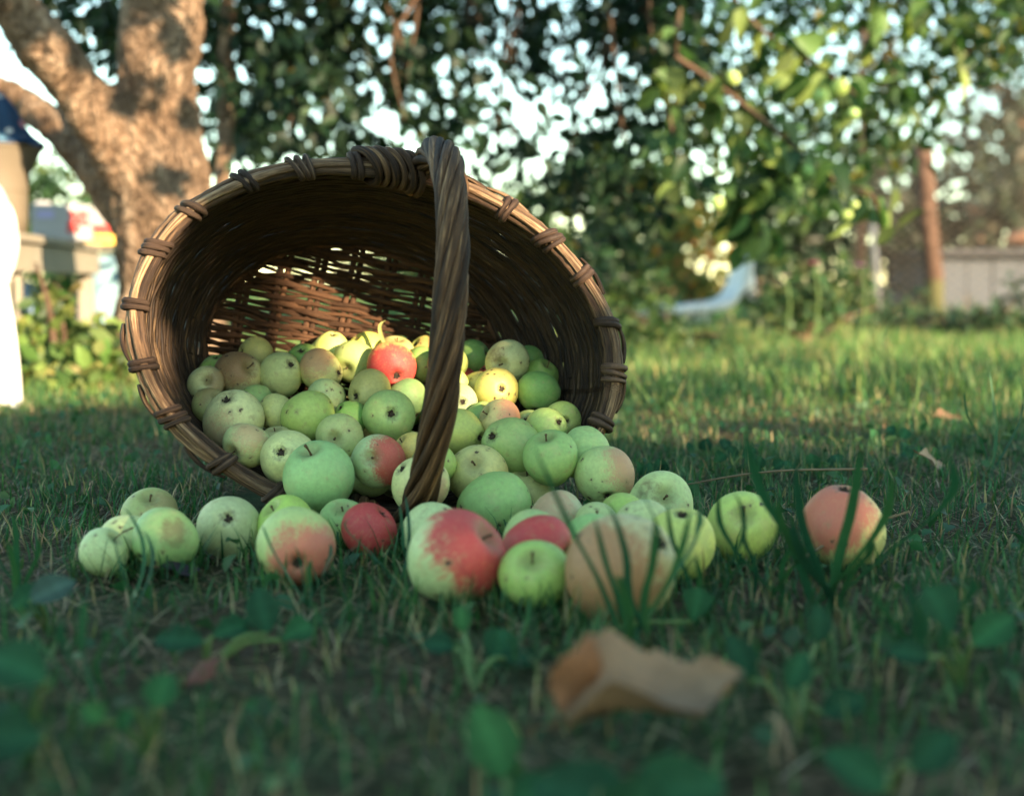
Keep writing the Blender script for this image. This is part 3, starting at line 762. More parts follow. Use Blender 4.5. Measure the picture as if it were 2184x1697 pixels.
def leaves_mesh(name, P, size, g, pal, low=False, droop=.35, face=None, stretch=1.0):
    LV, LF = (LOW_V, LOW_F) if low else (LEAF_V, LEAF_F)
    n = len(P); Q = rand_rot(n, g, droop, face); s = np.broadcast_to(size, (n,)) * g.uniform(.65, 1.25, n)
    T = LV * np.array([1, stretch, 1])
    curl = g.uniform(.3, 2.2, n)
    L = np.repeat(T[None], n, 0); L[..., 2] *= curl[:, None]
    V = np.einsum('nij,nkj->nki', Q, L) * s[:, None, None] + P[:, None]
    F = (LF[None] + (np.arange(n) * len(LV))[:, None, None]).reshape(-1, 3)
    C = np.repeat(np.clip(pick(g, n, pal), .004, 1), len(LV), 0)
    return mesh_np(name, V.reshape(-1, 3), F, C)

def blob(g, c, rad, n):
    v = g.normal(size=(n, 3)); v /= np.linalg.norm(v, axis=1)[:, None]; v *= (g.random(n) ** .45)[:, None]
    return np.asarray(c) + v * np.asarray(rad)

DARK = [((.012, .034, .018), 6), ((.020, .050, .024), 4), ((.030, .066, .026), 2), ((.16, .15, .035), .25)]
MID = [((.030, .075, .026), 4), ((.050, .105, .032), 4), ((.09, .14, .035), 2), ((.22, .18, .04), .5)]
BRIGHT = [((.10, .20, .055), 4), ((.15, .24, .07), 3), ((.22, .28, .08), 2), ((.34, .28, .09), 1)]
DUSTY = [((.025, .045, .024), 4), ((.045, .06, .032), 3), ((.085, .08, .05), 2)]

def mat_bark():
    t = NT('bark'); tc = t.n('TexCoord').outputs['Object']
    a = t.noise(t.mapping(tc, (9, 9, 2.6)), 2.2, 6, .62, .6); b = t.noise(tc, 55, 4, .65); c = t.noise(tc, 3.5, 3)
    v = t.n('TexVoronoi', feature='DISTANCE_TO_EDGE'); v.inputs['Scale'].default_value = 6.5
    wn_ = t.n('TexNoise'); wn_.inputs['Scale'].default_value = 5; t.l(tc, wn_.inputs['Vector']); ws = t.n('VectorMath', operation='SCALE'); t.l(wn_.outputs['Color'], ws.inputs[0]); ws.inputs['Scale'].default_value = 1.6
    wa = t.n('VectorMath', operation='ADD'); t.l(t.mapping(tc, (7, 7, 2.0)), wa.inputs[0]); t.l(ws.outputs[0], wa.inputs[1]); t.l(wa.outputs[0], v.inputs['Vector'])
    cr = t.math('SUBTRACT', 1, t.smooth(v.outputs['Distance'], .0, .16))
    col = t.ramp(t.math('ADD', t.math('MULTIPLY', a, .55), t.math('MULTIPLY', b, .45)), [(.36, (.09, .058, .038)), (.5, (.31, .205, .13)), (.64, (.56, .41, .28))])
    col = t.mix(t.math('MULTIPLY', t.smooth(c, .5, .7), .35), col, (.30, .16, .08))
    col = t.mix(t.math('MULTIPLY', t.math('MULTIPLY', cr, b), .8), col, (.05, .034, .022))
    t.bump(t.math('SUBTRACT', t.math('ADD', a, t.math('MULTIPLY', b, .7)), t.math('MULTIPLY', cr, .3)), 1.0, .05)
    return t.fin(col, .9, .15)
M['bark'] = mat_bark()
M['twig'] = mat_plain('twig_bark', (.10, .062, .04), .8, .2, .4, 60)

# ------------------------------------------------------------------ apple tree with the forked trunk
def apple_tree():
    g = np.random.default_rng(31)
    base = at(365, 820, 3.6); base[2] = 0
    root = empty('apple_tree', base, label='old forked apple tree with sunlit bark behind the basket', cat='tree')
    off = -np.array(root.location)
    px = lambda x, y, d, w: (at(x, y, d), w * d / 6000.0)
    def limb(pts, n=40, sides=16, rough=.0):
        P = spline([p for p, _ in pts], n); r = np.interp(np.linspace(0, len(pts) - 1, n), range(len(pts)), [w for _, w in pts])
        return tube(P + off, r, sides, rough=rough, seed=int(n))
    trunk = [px(372, 850, 3.6, 285), px(365, 760, 3.6, 250), px(362, 600, 3.6, 222), px(352, 450, 3.6, 222), px(335, 330, 3.6, 196), px(336, 200, 3.6, 172), px(342, 60, 3.6, 168), px(350, -120, 3.62, 158), px(340, -420, 3.7, 120), px(370, -800, 3.9, 80)]
    left = [px(335, 440, 3.6, 130), px(262, 320, 3.56, 140), px(190, 215, 3.5, 124), px(110, 115, 3.42, 118), px(30, 20, 3.35, 112), px(-80, -110, 3.25, 98), px(-260, -330, 3.1, 70), px(-420, -500, 2.9, 45)]
    low = [px(300, 480, 3.68, 120), px(225, 395, 3.75, 86), px(150, 305, 3.85, 76), px(75, 235, 3.95, 70), px(0, 195, 4.05, 60), px(-140, 150, 4.2, 46)]
    right = [px(430, 700, 3.7, 90), px(432, 480, 3.72, 74), px(420, 380, 3.7, 60), px(405, 300, 3.66, 40)]
    V, F, U = merge([limb(trunk), limb(left), limb(low), limb(right)])
    o = link('trunk', mesh('trunk', V, F, U), M['bark'], root)
    rm = o.modifiers.new('join', 'REMESH'); rm.mode = 'VOXEL'; rm.voxel_size = .011; rm.use_smooth_shade = True
    sm = o.modifiers.new('soften', 'SMOOTH'); sm.factor = .5; sm.iterations = 5
    for nm, sc_, st in (('knobs', .16, .045), ('bark_plates', .03, .018)):
        tx = bpy.data.textures.new(nm, 'CLOUDS'); tx.noise_scale = sc_; tx.noise_depth = 3
        dm = o.modifiers.new(nm, 'DISPLACE'); dm.texture = tx; dm.strength = st; dm.mid_level = .5; dm.texture_coords = 'LOCAL'
    def limb_part(name, pts, n=30, sides=10):
        V, F, U = limb(pts, n, sides); return link(name, mesh(name, V, F, U), M['bark'] if name == 'limb' else M['twig'], root)
    limb_part('limb', [px(470, 560, 4.3, 46), px(474, 400, 4.4, 36), px(482, 260, 4.5, 33), px(478, 150, 4.5, 36), px(486, 40, 4.5, 30), px(480, -150, 4.5, 28), px(500, -500, 4.4, 22)])
    # boughs overhead, out of the picture, that carry the hanging crown
    limb_part('limb', [px(350, -250, 3.65, 120), px(560, -420, 4.2, 80), px(900, -420, 4.7, 60), px(1250, -330, 4.6, 44), px(1450, -190, 4.4, 30), px(1480, -60, 4.3, 20)])
    limb_part('limb', [px(700, -425, 4.4, 60), px(800, -300, 5.2, 44), px(950, -120, 5.6, 30), px(1050, 60, 5.7, 18)])
    limb_part('limb', [px(480, -60, 4.5, 28), px(620, -40, 4.9, 22), px(760, 60, 5.2, 16), px(830, 190, 5.4, 9)])
    limb_part('limb', [px(1250, -330, 4.6, 40), px(1500, -420, 4.4, 34), px(1850, -330, 4.2, 26), px(2100, -150, 4.3, 14)])
    # hanging crown
    low_edge = np.array([(60, 120), (150, 190), (250, 200), (400, 250), (470, 300), (520, 350), (600, 370), (700, 320), (800, 330), (900, 320), (1000, 330), (1060, 440), (1130, 390), (1200, 470), (1240, 560), (1330, 540), (1400, 420), (1440, 250), (1500, 120), (1600, 60), (2184, -20), (2300, -40)], float)
    pts = []; nl = 0
    while nl < 330:
        x = g.uniform(40, 1480); ymax = np.interp(x, low_edge[:, 0], low_edge[:, 1]); y = g.uniform(-420, ymax)
        d = g.uniform(4.3, 6.2)
        if x < 440 and d < 4.4: continue
        if y > 120 and g.random() < .25: continue
        c = at(x, y - 20, d); R0 = g.uniform(.07, .19)
        pts.append(blob(g, c, (R0 * 1.25, R0 * 1.2, R0), int(g.uniform(26, 58)))); nl += 1
    for _ in range(260):                                   # loose hanging leaves
        x = g.uniform(420, 1480); y = g.uniform(-200, np.interp(x, low_edge[:, 0], low_edge[:, 1]) + 30); pts.append(blob(g, at(x, y, g.uniform(4.3, 6)), (.05, .05, .07), 5))
    P = np.concatenate(pts)
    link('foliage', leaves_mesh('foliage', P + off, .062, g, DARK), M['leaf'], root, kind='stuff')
    # the same crown goes on over the camera's head, out of the picture
    P2 = np.concatenate([blob(g, (g.uniform(-3.4, 2.2), g.uniform(2.4, 7), g.uniform(1.75, 3.4)), (.35, .35, .25), 60) for _ in range(45)])
    link('upper_foliage', leaves_mesh('upper_foliage', P2 + off, .085, g, DARK, low=True), M['leaf'], root, kind='stuff')
    # twigs through the crown
    for _ in range(26):
        x = g.uniform(480, 1440); y1 = np.interp(x, low_edge[:, 0], low_edge[:, 1]) * g.uniform(.4, .95); d = g.uniform(4.4, 5.8)
        Pn = spline([at(x + g.uniform(-90, 90), y1 - g.uniform(260, 420), d + .1), at(x + g.uniform(-40, 40), y1 - 150, d), at(x, y1, d)], 9)
        tube_obj('twig', M['twig'], root, Pn + off, np.linspace(.008, .0025, 9), 5)
    # the near branch on the right with large leaves, lit by the sun
    br = empty('branch'); br.parent = root
    lines = [([(1470, -120), (1452, 0), (1446, 60), (1440, 120), (1428, 165), (1424, 210), (1432, 270), (1445, 320), (1470, 365), (1498, 402)], 4.3, 12, 5),
             ([(1440, 120), (1500, 160), (1560, 203), (1620, 250), (1690, 310), (1740, 355), (1800, 395), (1850, 410), (1872, 440), (1880, 485)], 4.15, 11, 5),
             ([(1540, -150), (1560, -20), (1620, 60), (1690, 110), (1770, 160), (1830, 205)], 4.5, 10, 4),
             ([(1700, -160), (1760, -40), (1840, 50), (1890, 130), (1930, 200)], 4.9, 10, 4),
             ([(1590, 225), (1600, 290), (1640, 350), (1660, 410)], 4.2, 6, 3),
             ([(1560, 400), (1590, 425), (1612, 470), (1622, 500)], 4.25, 6, 3),
             ([(1850, -150), (1900, -30), (1960, 40), (2030, 90)], 4.8, 9, 4)]
    stations = []
    for ptsl, d, w0, w1 in lines:
        Pn = spline([at(x, y, d + g.uniform(-.05, .05)) for x, y in ptsl], 36)
        tube_obj('twig', M['twig'], br, Pn + off, np.linspace(w0, w1, 36) * d / 6000, 6)
        stations += list(Pn[4:])
    lm = []
    for v in range(8):
        gg = np.random.default_rng(60 + v); L = LEAF_V.copy(); L[:, 2] *= gg.uniform(.5, 3.0); L[:, 0] *= gg.uniform(.85, 1.25)
        L[:, 2] += gg.uniform(-.3, .3) * L[:, 1] ** 2 + gg.uniform(-.25, .25) * L[:, 0] * L[:, 1]
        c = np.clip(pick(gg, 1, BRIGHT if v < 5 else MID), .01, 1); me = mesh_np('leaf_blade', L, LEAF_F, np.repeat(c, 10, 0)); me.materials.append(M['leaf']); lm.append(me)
    for i in range(285):
        p = stations[g.integers(len(stations))] + g.normal(size=3) * np.array([.035, .05, .035])
        o = link('leaf', lm[i % 8], None, br); q = rand_rot(1, g, .55, (.5, -.7, .1))[0]
        o.matrix_local = Matrix.Translation(Vector(p + off)) @ Matrix(q.tolist()).to_4x4() @ Matrix.Scale(float(g.uniform(.065, .115)), 4)
    # more leaves behind that branch
    P = []
    for _ in range(215):
        x = g.uniform(1440, 2320); top = np.interp(x, [1440, 1600, 1800, 1950, 2050, 2300], [360, 480, 430, 310, 150, 60]); y = g.uniform(-350, top)
        P.append(blob(g, at(x, y, g.uniform(4.6, 6.2)), (.16, .18, .13), int(g.uniform(14, 36))))
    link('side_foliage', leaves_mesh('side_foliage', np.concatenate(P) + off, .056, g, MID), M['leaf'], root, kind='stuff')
    return lines
apple_tree()

HANG = [(1563, 167, 31, 'pale apple hanging highest left on the sunlit branch'), (1748, 207, 30, 'green apple hanging left of the largest hanging one'),
        (1790, 187, 38, 'largest oval apple hanging in the sunlit branch'), (1819, 242, 25, 'small apple hanging just below the largest hanging one'),
        (1706, 275, 22, 'tiny apple hanging mid branch'), (1720, 367, 32, 'sunlit apple hanging under the middle of the branch'),
        (1805, 460, 27, 'apple hanging lowest near the branch tip'), (1825, 438, 24, 'apple hanging beside the lowest one at the branch tip'),
        (1530, 433, 29, 'apple hanging low on the left drooping twig')]
for x, y, w, lab in HANG:
    d = 4.12; apple(at(x, y, d), w * d / 6000, 's', (.1, .1, 1), 'G', None, .02, None, lab, group='apples hanging on the branch')

# ------------------------------------------------------------------ tree and hedge added behind the camera, unseen, shaped to shade the scene
def garden_shade():
    g = np.random.default_rng(77)
    def place(a, b, L): return SH * a[:, None] + SU * b[:, None] + S * L[:, None]
    n = 66000
    a = np.concatenate([g.uniform(-1.6, 4.6, 59000), g.uniform(-2.6, 5.6, 7000)]); b = np.concatenate([g.uniform(-.3, 1.0, 59000), g.uniform(-1.4, 1.0, 7000)]); L = g.uniform(2.7, 3.6, n)
    top = np.interp(a, [-2.6, -1, 0, .8, 1.15, 1.3, 1.55, 1.9, 2.4, 3.0, 3.8, 5.6], [.9, .86, .92, .80, .72, .70, .48, .36, .36, .38, .50, .65]) + .03 * np.sin(a * 17) + .02 * np.sin(a * 41) + np.where(a > 1.5, .05 * np.sin(a * 6.3 + 1) + .04 * np.sin(a * 27), 0)
    keep = b < top - .03
    for ca, cb, ra, rb, tl in ((.985, .548, .078, .138, -.35), (1.02, .635, .085, .075, -.7), (.652, .595, .095, .115, 0)):   # openings cut so sun patches fall on the rim and apples
        keep &= (((a - ca) - tl * (b - cb)) / ra) ** 2 + ((b - cb) / rb) ** 2 > 1.15
    P = place(a, b, L); keep &= P[:, 2] > .05; P = P[keep]
    P = np.concatenate([P] + [blob(g, place(np.array([aa]), np.array([np.interp(aa, [1.5, 1.9, 3.8], [.55, .42, .55]) + g.uniform(.0, .26)]), np.array([3.1]))[0], (.07, .07, .035), 26) for aa in g.uniform(1.5, 3.9, 26)])   # clumps added above the top to dapple the lawn with shade
    base = place(np.array([1.5]), np.array([0.]), np.array([3.1]))[0]; base[2] = 0
    h = empty('hedge', base, label='unseen leafy hedge added behind the viewer, shaped to shade the foreground', cat='hedge')
    link('foliage', leaves_mesh('hedge_foliage', P - base, .075, g, MID, low=True), M['leaf'], h, kind='stuff')
    for a0 in np.arange(-2.4, 5.4, .6):
        p = place(np.array([a0]), np.array([0.]), np.array([3.15]))[0]; p[2] = 0
        Pn = spline([p - base, p - base + (.05, .03, .4), p - base + (-.03, .05, .9)], 8); tube_obj('stem', M['twig'], h, Pn, np.linspace(.025, .01, 8), 6)
    # an unseen taller tree added further back to shade the crown and lounger
    pts = [place(g.uniform(1.9, 5.0, 1), g.uniform(2.0, 4.6, 1), g.uniform(6.4, 8.2, 1))[0] for _ in range(210)]
    pts += [place(g.uniform(5.1, 6.6, 1), g.uniform(1.35, 2.3, 1), g.uniform(6.4, 8.0, 1))[0] for _ in range(46)]
    P = np.concatenate([blob(g, p, (.34, .34, .3), 60) for p in pts])
    dap = []
    for aa, bb, R0 in ((1.63, 1.68, .05), (1.34, 1.72, .06), (1.41, 1.64, .04), (1.67, 1.50, .028), (1.22, 1.74, .06), (1.60, 1.33, .025), (1.53, 1.56, .06), (1.27, 1.68, .065), (1.58, 1.78, .05), (1.45, 1.62, .04), (1.60, 1.97, .05), (1.15, 1.82, .06), (2.2, 1.75, .05), (2.2, 2.0, .05)):   # unseen leaf clumps added where their shade dapples the trunk
        dap.append(blob(g, place(np.array([aa]), np.array([bb]), np.array([-.6]))[0], (R0 * 1.1, R0 * .9, R0), 80))
    ab = P @ SH, P @ SU
    ok = ~((ab[0] > 3.0) & (ab[0] < 4.0) & (ab[1] < 1.95)); P = P[ok]
    tb = place(np.array([3.2]), np.array([0.]), np.array([7.3]))[0]; tb[2] = 0
    t = empty('shade_tree', tb, label='unseen tall leafy tree added behind the viewer to shade the apple tree crown', cat='tree')
    link('crown', leaves_mesh('crown', P - tb, .11, g, MID, low=True), M['leaf'], t, kind='stuff')
    at_ = bpy.data.objects['apple_tree']; ao = np.array(at_.location)      # low bough added to the apple tree, above the picture, to dapple its trunk
    link('dapple_foliage', leaves_mesh('dapple_foliage', np.concatenate(dap) - ao, .05, g, MID, low=True), M['leaf'], at_, kind='stuff')
    ctr = np.concatenate(dap).mean(0); tube_obj('limb', M['bark'], at_, spline([at(350, -420, 3.7) - ao, at(500, -700, 3.0) - ao, ctr + (.1, .5, .35) - ao, ctr - ao], 16), np.linspace(.05, .008, 16), 8)
    Pn = spline([(0, 0, 0), (.05, .02, 1.5), (0, .1, 3), (.1, .1, 5.2)], 16); tube_obj('trunk', M['bark'], t, Pn, np.linspace(.17, .06, 16), 12)
garden_shade()

# ------------------------------------------------------------------ lawn
FOOT = [np.array(v[:4]) for v in SPOT.values()]
def in_basket(P):
    q = P - B_C[:2]; nh = BN[:2] / np.linalg.norm(BN[:2]); eh = np.array([-nh[1], nh[0]])
    t = -(q @ nh) / .30; s = np.abs((q - np.outer(t, (B_BASE - B_C)[:2])) @ eh)
    return (t > -.06) & (t < 1.06) & (s < .20 - .06 * t.clip(0, 1))
def blades(name, P, h, w, col, lean, g, seg=3, curl=1.0):
    n = len(P); yaw = g.uniform(0, 2 * math.pi, n); d = np.stack([np.cos(yaw), np.sin(yaw), 0 * yaw], -1); q = np.stack([-np.sin(yaw), np.cos(yaw), 0 * yaw], -1)
    s = np.linspace(0, 1, seg + 1); a = lean[:, None] + curl * g.uniform(0, 1.1, n)[:, None] * s[None] ** 1.3
    step = h[:, None] / seg; fx = np.concatenate([np.zeros((n, 1)), np.cumsum(np.sin(a[:, :-1]) * step, 1)], 1); fz = np.concatenate([np.zeros((n, 1)), np.cumsum(np.cos(a[:, :-1]) * step, 1)], 1)
    C0 = np.zeros((n, seg + 1, 3)); C0[..., :2] = P[:, None]; C0 += d[:, None] * fx[..., None]; C0[..., 2] += fz.clip(-.002, None)
    ww = w[:, None] * np.interp(s, [0, .35, 1], [.8, 1, .08])[None]
    V = np.stack([C0 + q[:, None] * ww[..., None] / 2, C0 - q[:, None] * ww[..., None] / 2], 2)   # n, seg+1, 2, 3
    k = (seg + 1) * 2; f = np.array([(2 * i, 2 * i + 1, 2 * i + 3, 2 * i + 2) for i in range(seg)])
    F = (f[None] + (np.arange(n) * k)[:, None, None]).reshape(-1, 4)
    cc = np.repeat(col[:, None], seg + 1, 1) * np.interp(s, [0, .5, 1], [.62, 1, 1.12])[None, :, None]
    return mesh_np(name, V.reshape(-1, 3), F, np.repeat(cc[:, :, None], 2, 2).reshape(-1, 3))
GRASS = [((.034, .125, .040), 5), ((.050, .165, .050), 4), ((.09, .20, .058), 2), ((.22, .25, .085), 1.0), ((.44, .34, .17), 1.5)]
STRAW = [((.32, .22, .115), 4), ((.44, .32, .17), 2.5), ((.16, .105, .054), 4), ((.56, .44, .25), 1.2), ((.06, .11, .04), 3)]
def wedge(g, n, d0, d1, grow=.50, pad=.40):
    d = np.sqrt(g.uniform(d0 * d0, d1 * d1, n)); return np.stack([g.uniform(-1, 1, n) * (grow * d + pad), d], -1)
def patch(P, s=1.0):
    return .5 + .25 * np.sin(P[:, 0] * 5.3 * s + 1.1 + 1.5 * np.sin(P[:, 1] * 3.1 * s)) + .25 * np.sin(P[:, 1] * 6.1 * s + 2 * np.sin(P[:, 0] * 4.2 * s))
def clear(P, shrink=.72):
    ok = ~in_basket(P)
    for x, y, z, r in FOOT:
        if z < .06: ok &= np.hypot(P[:, 0] - x, P[:, 1] - y) > r * shrink
    return ok
def lawn():
    g = np.random.default_rng(5); e = np.zeros(3)
    def layer(name, n, d0, d1, hr, wr, pal, lean, label, thin=None, seg=3, curl=1.0, cl=True):
        P = wedge(g, n, d0, d1)
        if thin is not None: P = P[g.random(len(P)) < thin(P)]
        if cl: P = P[clear(P)]
        m = len(P); h = g.uniform(*hr, m) * g.uniform(.6, 1.15, m) * (.65 + .75 * patch(P, 2.3)); w = g.uniform(*wr, m)
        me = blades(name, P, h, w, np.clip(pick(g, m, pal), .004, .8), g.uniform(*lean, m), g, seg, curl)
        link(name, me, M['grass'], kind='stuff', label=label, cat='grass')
    layer('grass', 105000, .42, 3.0, (.014, .040), (.0012, .0026), GRASS, (0, .75), 'short green lawn grass around the basket and apples', lambda P: .14 + .86 * patch(P) ** 1.4)
    layer('dry_grass', 95000, .42, 3.2, (.02, .05), (.0010, .0022), STRAW, (1.15, 1.55), 'dry brown thatch lying between the grass blades', lambda P: 1.0 - .6 * patch(P), seg=2, curl=.25)
    layer('far_grass', 78000, 2.9, 7.5, (.03, .075), (.003, .006), [((.070, .17, .050), 4), ((.11, .24, .065), 4), ((.21, .33, .09), 3), ((.46, .40, .17), 2.2)], (0, .7), 'longer lawn grass in the sunlit strip and beyond', None, 2, cl=False)
    layer('distant_grass', 26000, 7, 22, (.06, .16), (.010, .02), GRASS, (0, .7), 'rough grass at the far end of the garden', None, 2, cl=False)
    # blades pressed up round the apples that lie on the lawn
    P = []
    for x, y, z, r in FOOT:
        if z > .045: continue
        k = 70; a = g.uniform(0, 2 * math.pi, k); q = r * g.uniform(.85, 1.45, k); P.append(np.stack([x + q * np.cos(a), y + q * np.sin(a)], -1))
    P = np.concatenate(P); P = P[clear(P, .8)]; m = len(P)
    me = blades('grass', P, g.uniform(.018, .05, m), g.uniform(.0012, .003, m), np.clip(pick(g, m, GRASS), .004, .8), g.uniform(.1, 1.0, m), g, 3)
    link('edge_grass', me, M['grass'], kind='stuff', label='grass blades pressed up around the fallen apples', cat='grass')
    # low round weed leaves among the grass
    P = wedge(g, 2600, .5, 3.4); P = P[clear(P, 1.1)]; m = len(P)
    Z = np.concatenate([P, g.uniform(.004, .022, (m, 1))], 1)
    link('ground_cover', leaves_mesh('ground_cover', Z, .020, g, [((.030, .10, .040), 4), ((.050, .14, .05), 3), ((.09, .17, .06), 1)], droop=.05, face=(0, -.3, .8), stretch=.8), M['grass'], kind='stuff', label='small clover and weed leaves low in the lawn', cat='weeds')
lawn()

# ------------------------------------------------------------------ small things on the ground
def strap_blade(P, w, fold=.25):
    """a long blade along P: V-folded strip with a tapering tip"""
    P = np.asarray(P, float); n = len(P); T, N, Bq = frames(P)
    side = np.cross(T, (0, 0, 1.0)); side /= np.linalg.norm(side, axis=1)[:, None] + 1e-9; nn = np.cross(side, T)
    s = np.linspace(0, 1, n); ww = w * np.interp(s, [0, .2, .6, 1], [.55, 1, .85, .04])
    V = np.concatenate([P + side * ww[:, None] / 2 + nn * ww[:, None] * fold, P, P - side * ww[:, None] / 2 + nn * ww[:, None] * fold])
    F = [(i, i + 1, n + i + 1, n + i) for i in range(n - 1)] + [(n + i, n + i + 1, 2 * n + i + 1, 2 * n + i) for i in range(n - 1)]
    return V, F
def colored(name, V, F, col, mat, parent, smooth=True, vein=None):
    c = np.repeat(np.array([col], float), len(V), 0)
    if vein is not None: c = c * vein[:, None]
    me = mesh(name, V, F, None, smooth); a = me.color_attributes.new('Col', 'FLOAT_COLOR', 'POINT')
    cc = np.ones((len(V), 4), np.float32); cc[:, :3] = c; a.data.foreach_set('color', cc.ravel())
    return link(name, me, mat, parent)
GC = [(.030, .125, .055), (.024, .10, .050), (.040, .145, .055), (.055, .17, .06)]
def tuft(base, tips, w, label, group='grass tufts in the foreground', seed=0):
    """tips: list of (x, y, z, sideways bow)"""
    g = np.random.default_rng(seed); b = np.array(base, float)
    o = empty('grass_tuft', b, label=label, cat='grass tuft', group=group)
    for i, (x, y, z, bow) in enumerate(tips):
        e = np.array([x, y, z]) - b; m = e * .5 + np.array([bow, 0, .012 + .2 * abs(bow)])
        P = spline([np.array([g.uniform(-.016, .016), g.uniform(-.014, .014), -.004]), m * .55, m, e * .82 + np.array([bow * .5, 0, .008]), e], 12)
        V, F = strap_blade(P, w * g.uniform(.75, 1.2)); colored('blade', V, F, GC[i % 4], M['grass'], o)
    return o
def gp(x, y): return at(x, y, CAM_H * 3000.0 / (y - 600.0)) * np.array([1, 1, 0])
def tips(spec, d): return [(*at(x, y, dd if dd else d), bw) for x, y, dd, bw in spec]
d0 = .93
tuft(gp(1352, 1400), tips([(1268, 1105, d0, -.006), (1292, 1068, d0, .004), (1395, 1108, d0 - .02, .006), (1470, 1090, d0, .012), (1135, 945, d0 - .02, -.010), (1340, 1016, d0 + .05, .02), (1452, 985, d0 + .06, .03), (1310, 1230, d0 - .05, 0)], d0), .0068, 'tall dark grass tuft in front of the big tan apple', seed=1)
tuft(gp(1500, 1330), tips([(1425, 1075, 1.0, -.01), (1560, 1045, 1.02, .02), (1640, 1080, 1.0, .03), (1480, 1190, .98, 0), (1545, 1170, 1.0, .02)], 1.0), .0042, 'thin curved grass tuft between the tan apple and the green right one', seed=2)
tuft(gp(1765, 1300), tips([(1590, 905, .98, -.02), (1700, 985, 1.0, -.01), (1835, 960, 1.02, .006), (1900, 1010, 1.0, .02), (2010, 965, 1.02, .05), (1690, 1120, .98, -.01), (1840, 1150, 1.0, .02), (1660, 1060, 1.0, -.015)], 1.0), .0088, 'broad grass tuft in front of the lone pink-red apple', seed=3)
tuft(gp(1640, 1290), tips([(1540, 1050, 1.05, -.02), (1590, 1110, 1.05, -.01), (1680, 1100, 1.03, .012), (1720, 1170, 1.03, .01)], 1.05), .0046, 'loose grass tuft right of the green apple crossed by blades', seed=4)
tuft(gp(868, 1260), tips([(850, 1075, 1.2, 0), (862, 1055, 1.22, .003), (760, 1100, 1.2, -.03), (845, 1150, 1.18, .01), (760, 1190, 1.18, -.01)], 1.2), .0036, 'thin grass tuft at the foot of the handle beside the deep red apple', seed=5)
tuft(gp(655, 1310), tips([(625, 1165, 1.1, 0), (700, 1160, 1.12, .01), (560, 1120, 1.12, -.01), (665, 1200, 1.08, 0)], 1.1), .0036, 'sparse grass tuft in front of the orange-blushed apple', seed=6)
tuft(gp(300, 1330), tips([(240, 1140, 1.08, -.006), (300, 1130, 1.1, .01), (260, 1080, 1.15, .01), (200, 1185, 1.05, 0), (370, 1190, 1.06, .02)], 1.08), .0032, 'sparse grass tuft in front of the leftmost apples', seed=7)
tuft(gp(40, 1290), tips([(30, 1095, 1.1, 0), (-20, 1120, 1.1, -.01), (75, 1150, 1.08, .01), (12, 1160, 1.08, 0)], 1.1), .006, 'grass tuft at the left picture edge', seed=8)
tuft(gp(175, 1500), tips([(180, 1280, .86, 0), (150, 1330, .85, -.01), (215, 1345, .85, .01), (60, 1280, .86, -.02)], .86), .006, 'grass tuft in the lower left corner', seed=9)
tuft(gp(1960, 1420), tips([(2060, 1230, .9, .02), (1930, 1240, .92, 0), (1850, 1260, .9, -.01), (2150, 1300, .9, .03), (1990, 1200, .95, 0)], .9), .007, 'grass tuft at the lower right', seed=10)
tuft(gp(2130, 1010), tips([(2060, 830, 1.9, -.02), (2170, 800, 1.92, .02), (2110, 790, 1.95, 0)], 1.9), .0045, 'grass tuft at the right picture edge', seed=11)
# sunlit tufts behind
g_ = np.random.default_rng(8)
for i, (x, y, hh) in enumerate([(1560, 868, .11), (1720, 880, .10), (1830, 860, .13), (1950, 905, .12), (2080, 880, .15), (2150, 860, .12), (1400, 870, .09), (1640, 840, .10), (1460, 905, .07), (2010, 840, .12)]):
    b = gp(x, y); dd = b[1]
    words = ['nearest the right rim', 'left of the tall stalks', 'under the tall stalks', 'in the middle of the lit strip', 'tallest at the right', 'at the far right edge', 'close behind the basket', 'at the back of the lit strip', 'low beside the basket shadow', 'below the fence post']
    o = tuft(b, [(b[0] + g_.normal(0, .05), b[1] + g_.normal(0, .03), hh * g_.uniform(.5, 1.1), g_.normal(0, .02)) for _ in range(7)], .005, 'sunlit grass tuft ' + words[i], 'sunlit grass tufts', 20 + i)
    for c in o.children:
        a = c.data.color_attributes['Col']; cc = np.ones((len(c.data.vertices), 4), np.float32); cc[:, :3] = np.array((.11, .19, .06)) * g_.uniform(.6, 1.4); a.data.foreach_set('color', cc.ravel())

def stalk(pts, label, tip=True, d=3.0):
    P = spline([at(x, y, d) for x, y in pts], 20); b = P[0] * np.array([1, 1, 0]); P = np.vstack([b, P])
    o = empty('seed_stalk', b, label=label, cat='stalk', group='tall seed stalks')
    V, F, U = tube(P - b, np.linspace(.0020, .0013, len(P)), 6); link('stem', mesh('stem', V, F, U), M['lit_stem'], o)
    if tip:
        V, F, U = tube(np.array([P[-2], P[-1], P[-1] * 2 - P[-2]]) - b, [.002, .0045, .001], 7); link('seed_head', mesh('seed_head', V, F, U), M['straw'], o)
M['lit_stem'] = mat_plain('lit_stem', (.24, .30, .10), .6, .3, .2, 30)
M['straw'] = mat_plain('straw', (.42, .32, .16), .8, .2, .25, 80)
stalk([(1905, 780), (1880, 755), (1862, 730), (1862, 700), (1872, 690)], 'left tall seed stalk bent like a hook')
stalk([(1905, 780), (1888, 740), (1890, 705), (1905, 680), (1920, 672)], 'right tall seed stalk bending over')
stalk([(1832, 780), (1832, 720), (1832, 665)], 'straight seed stalk left of the bent ones')

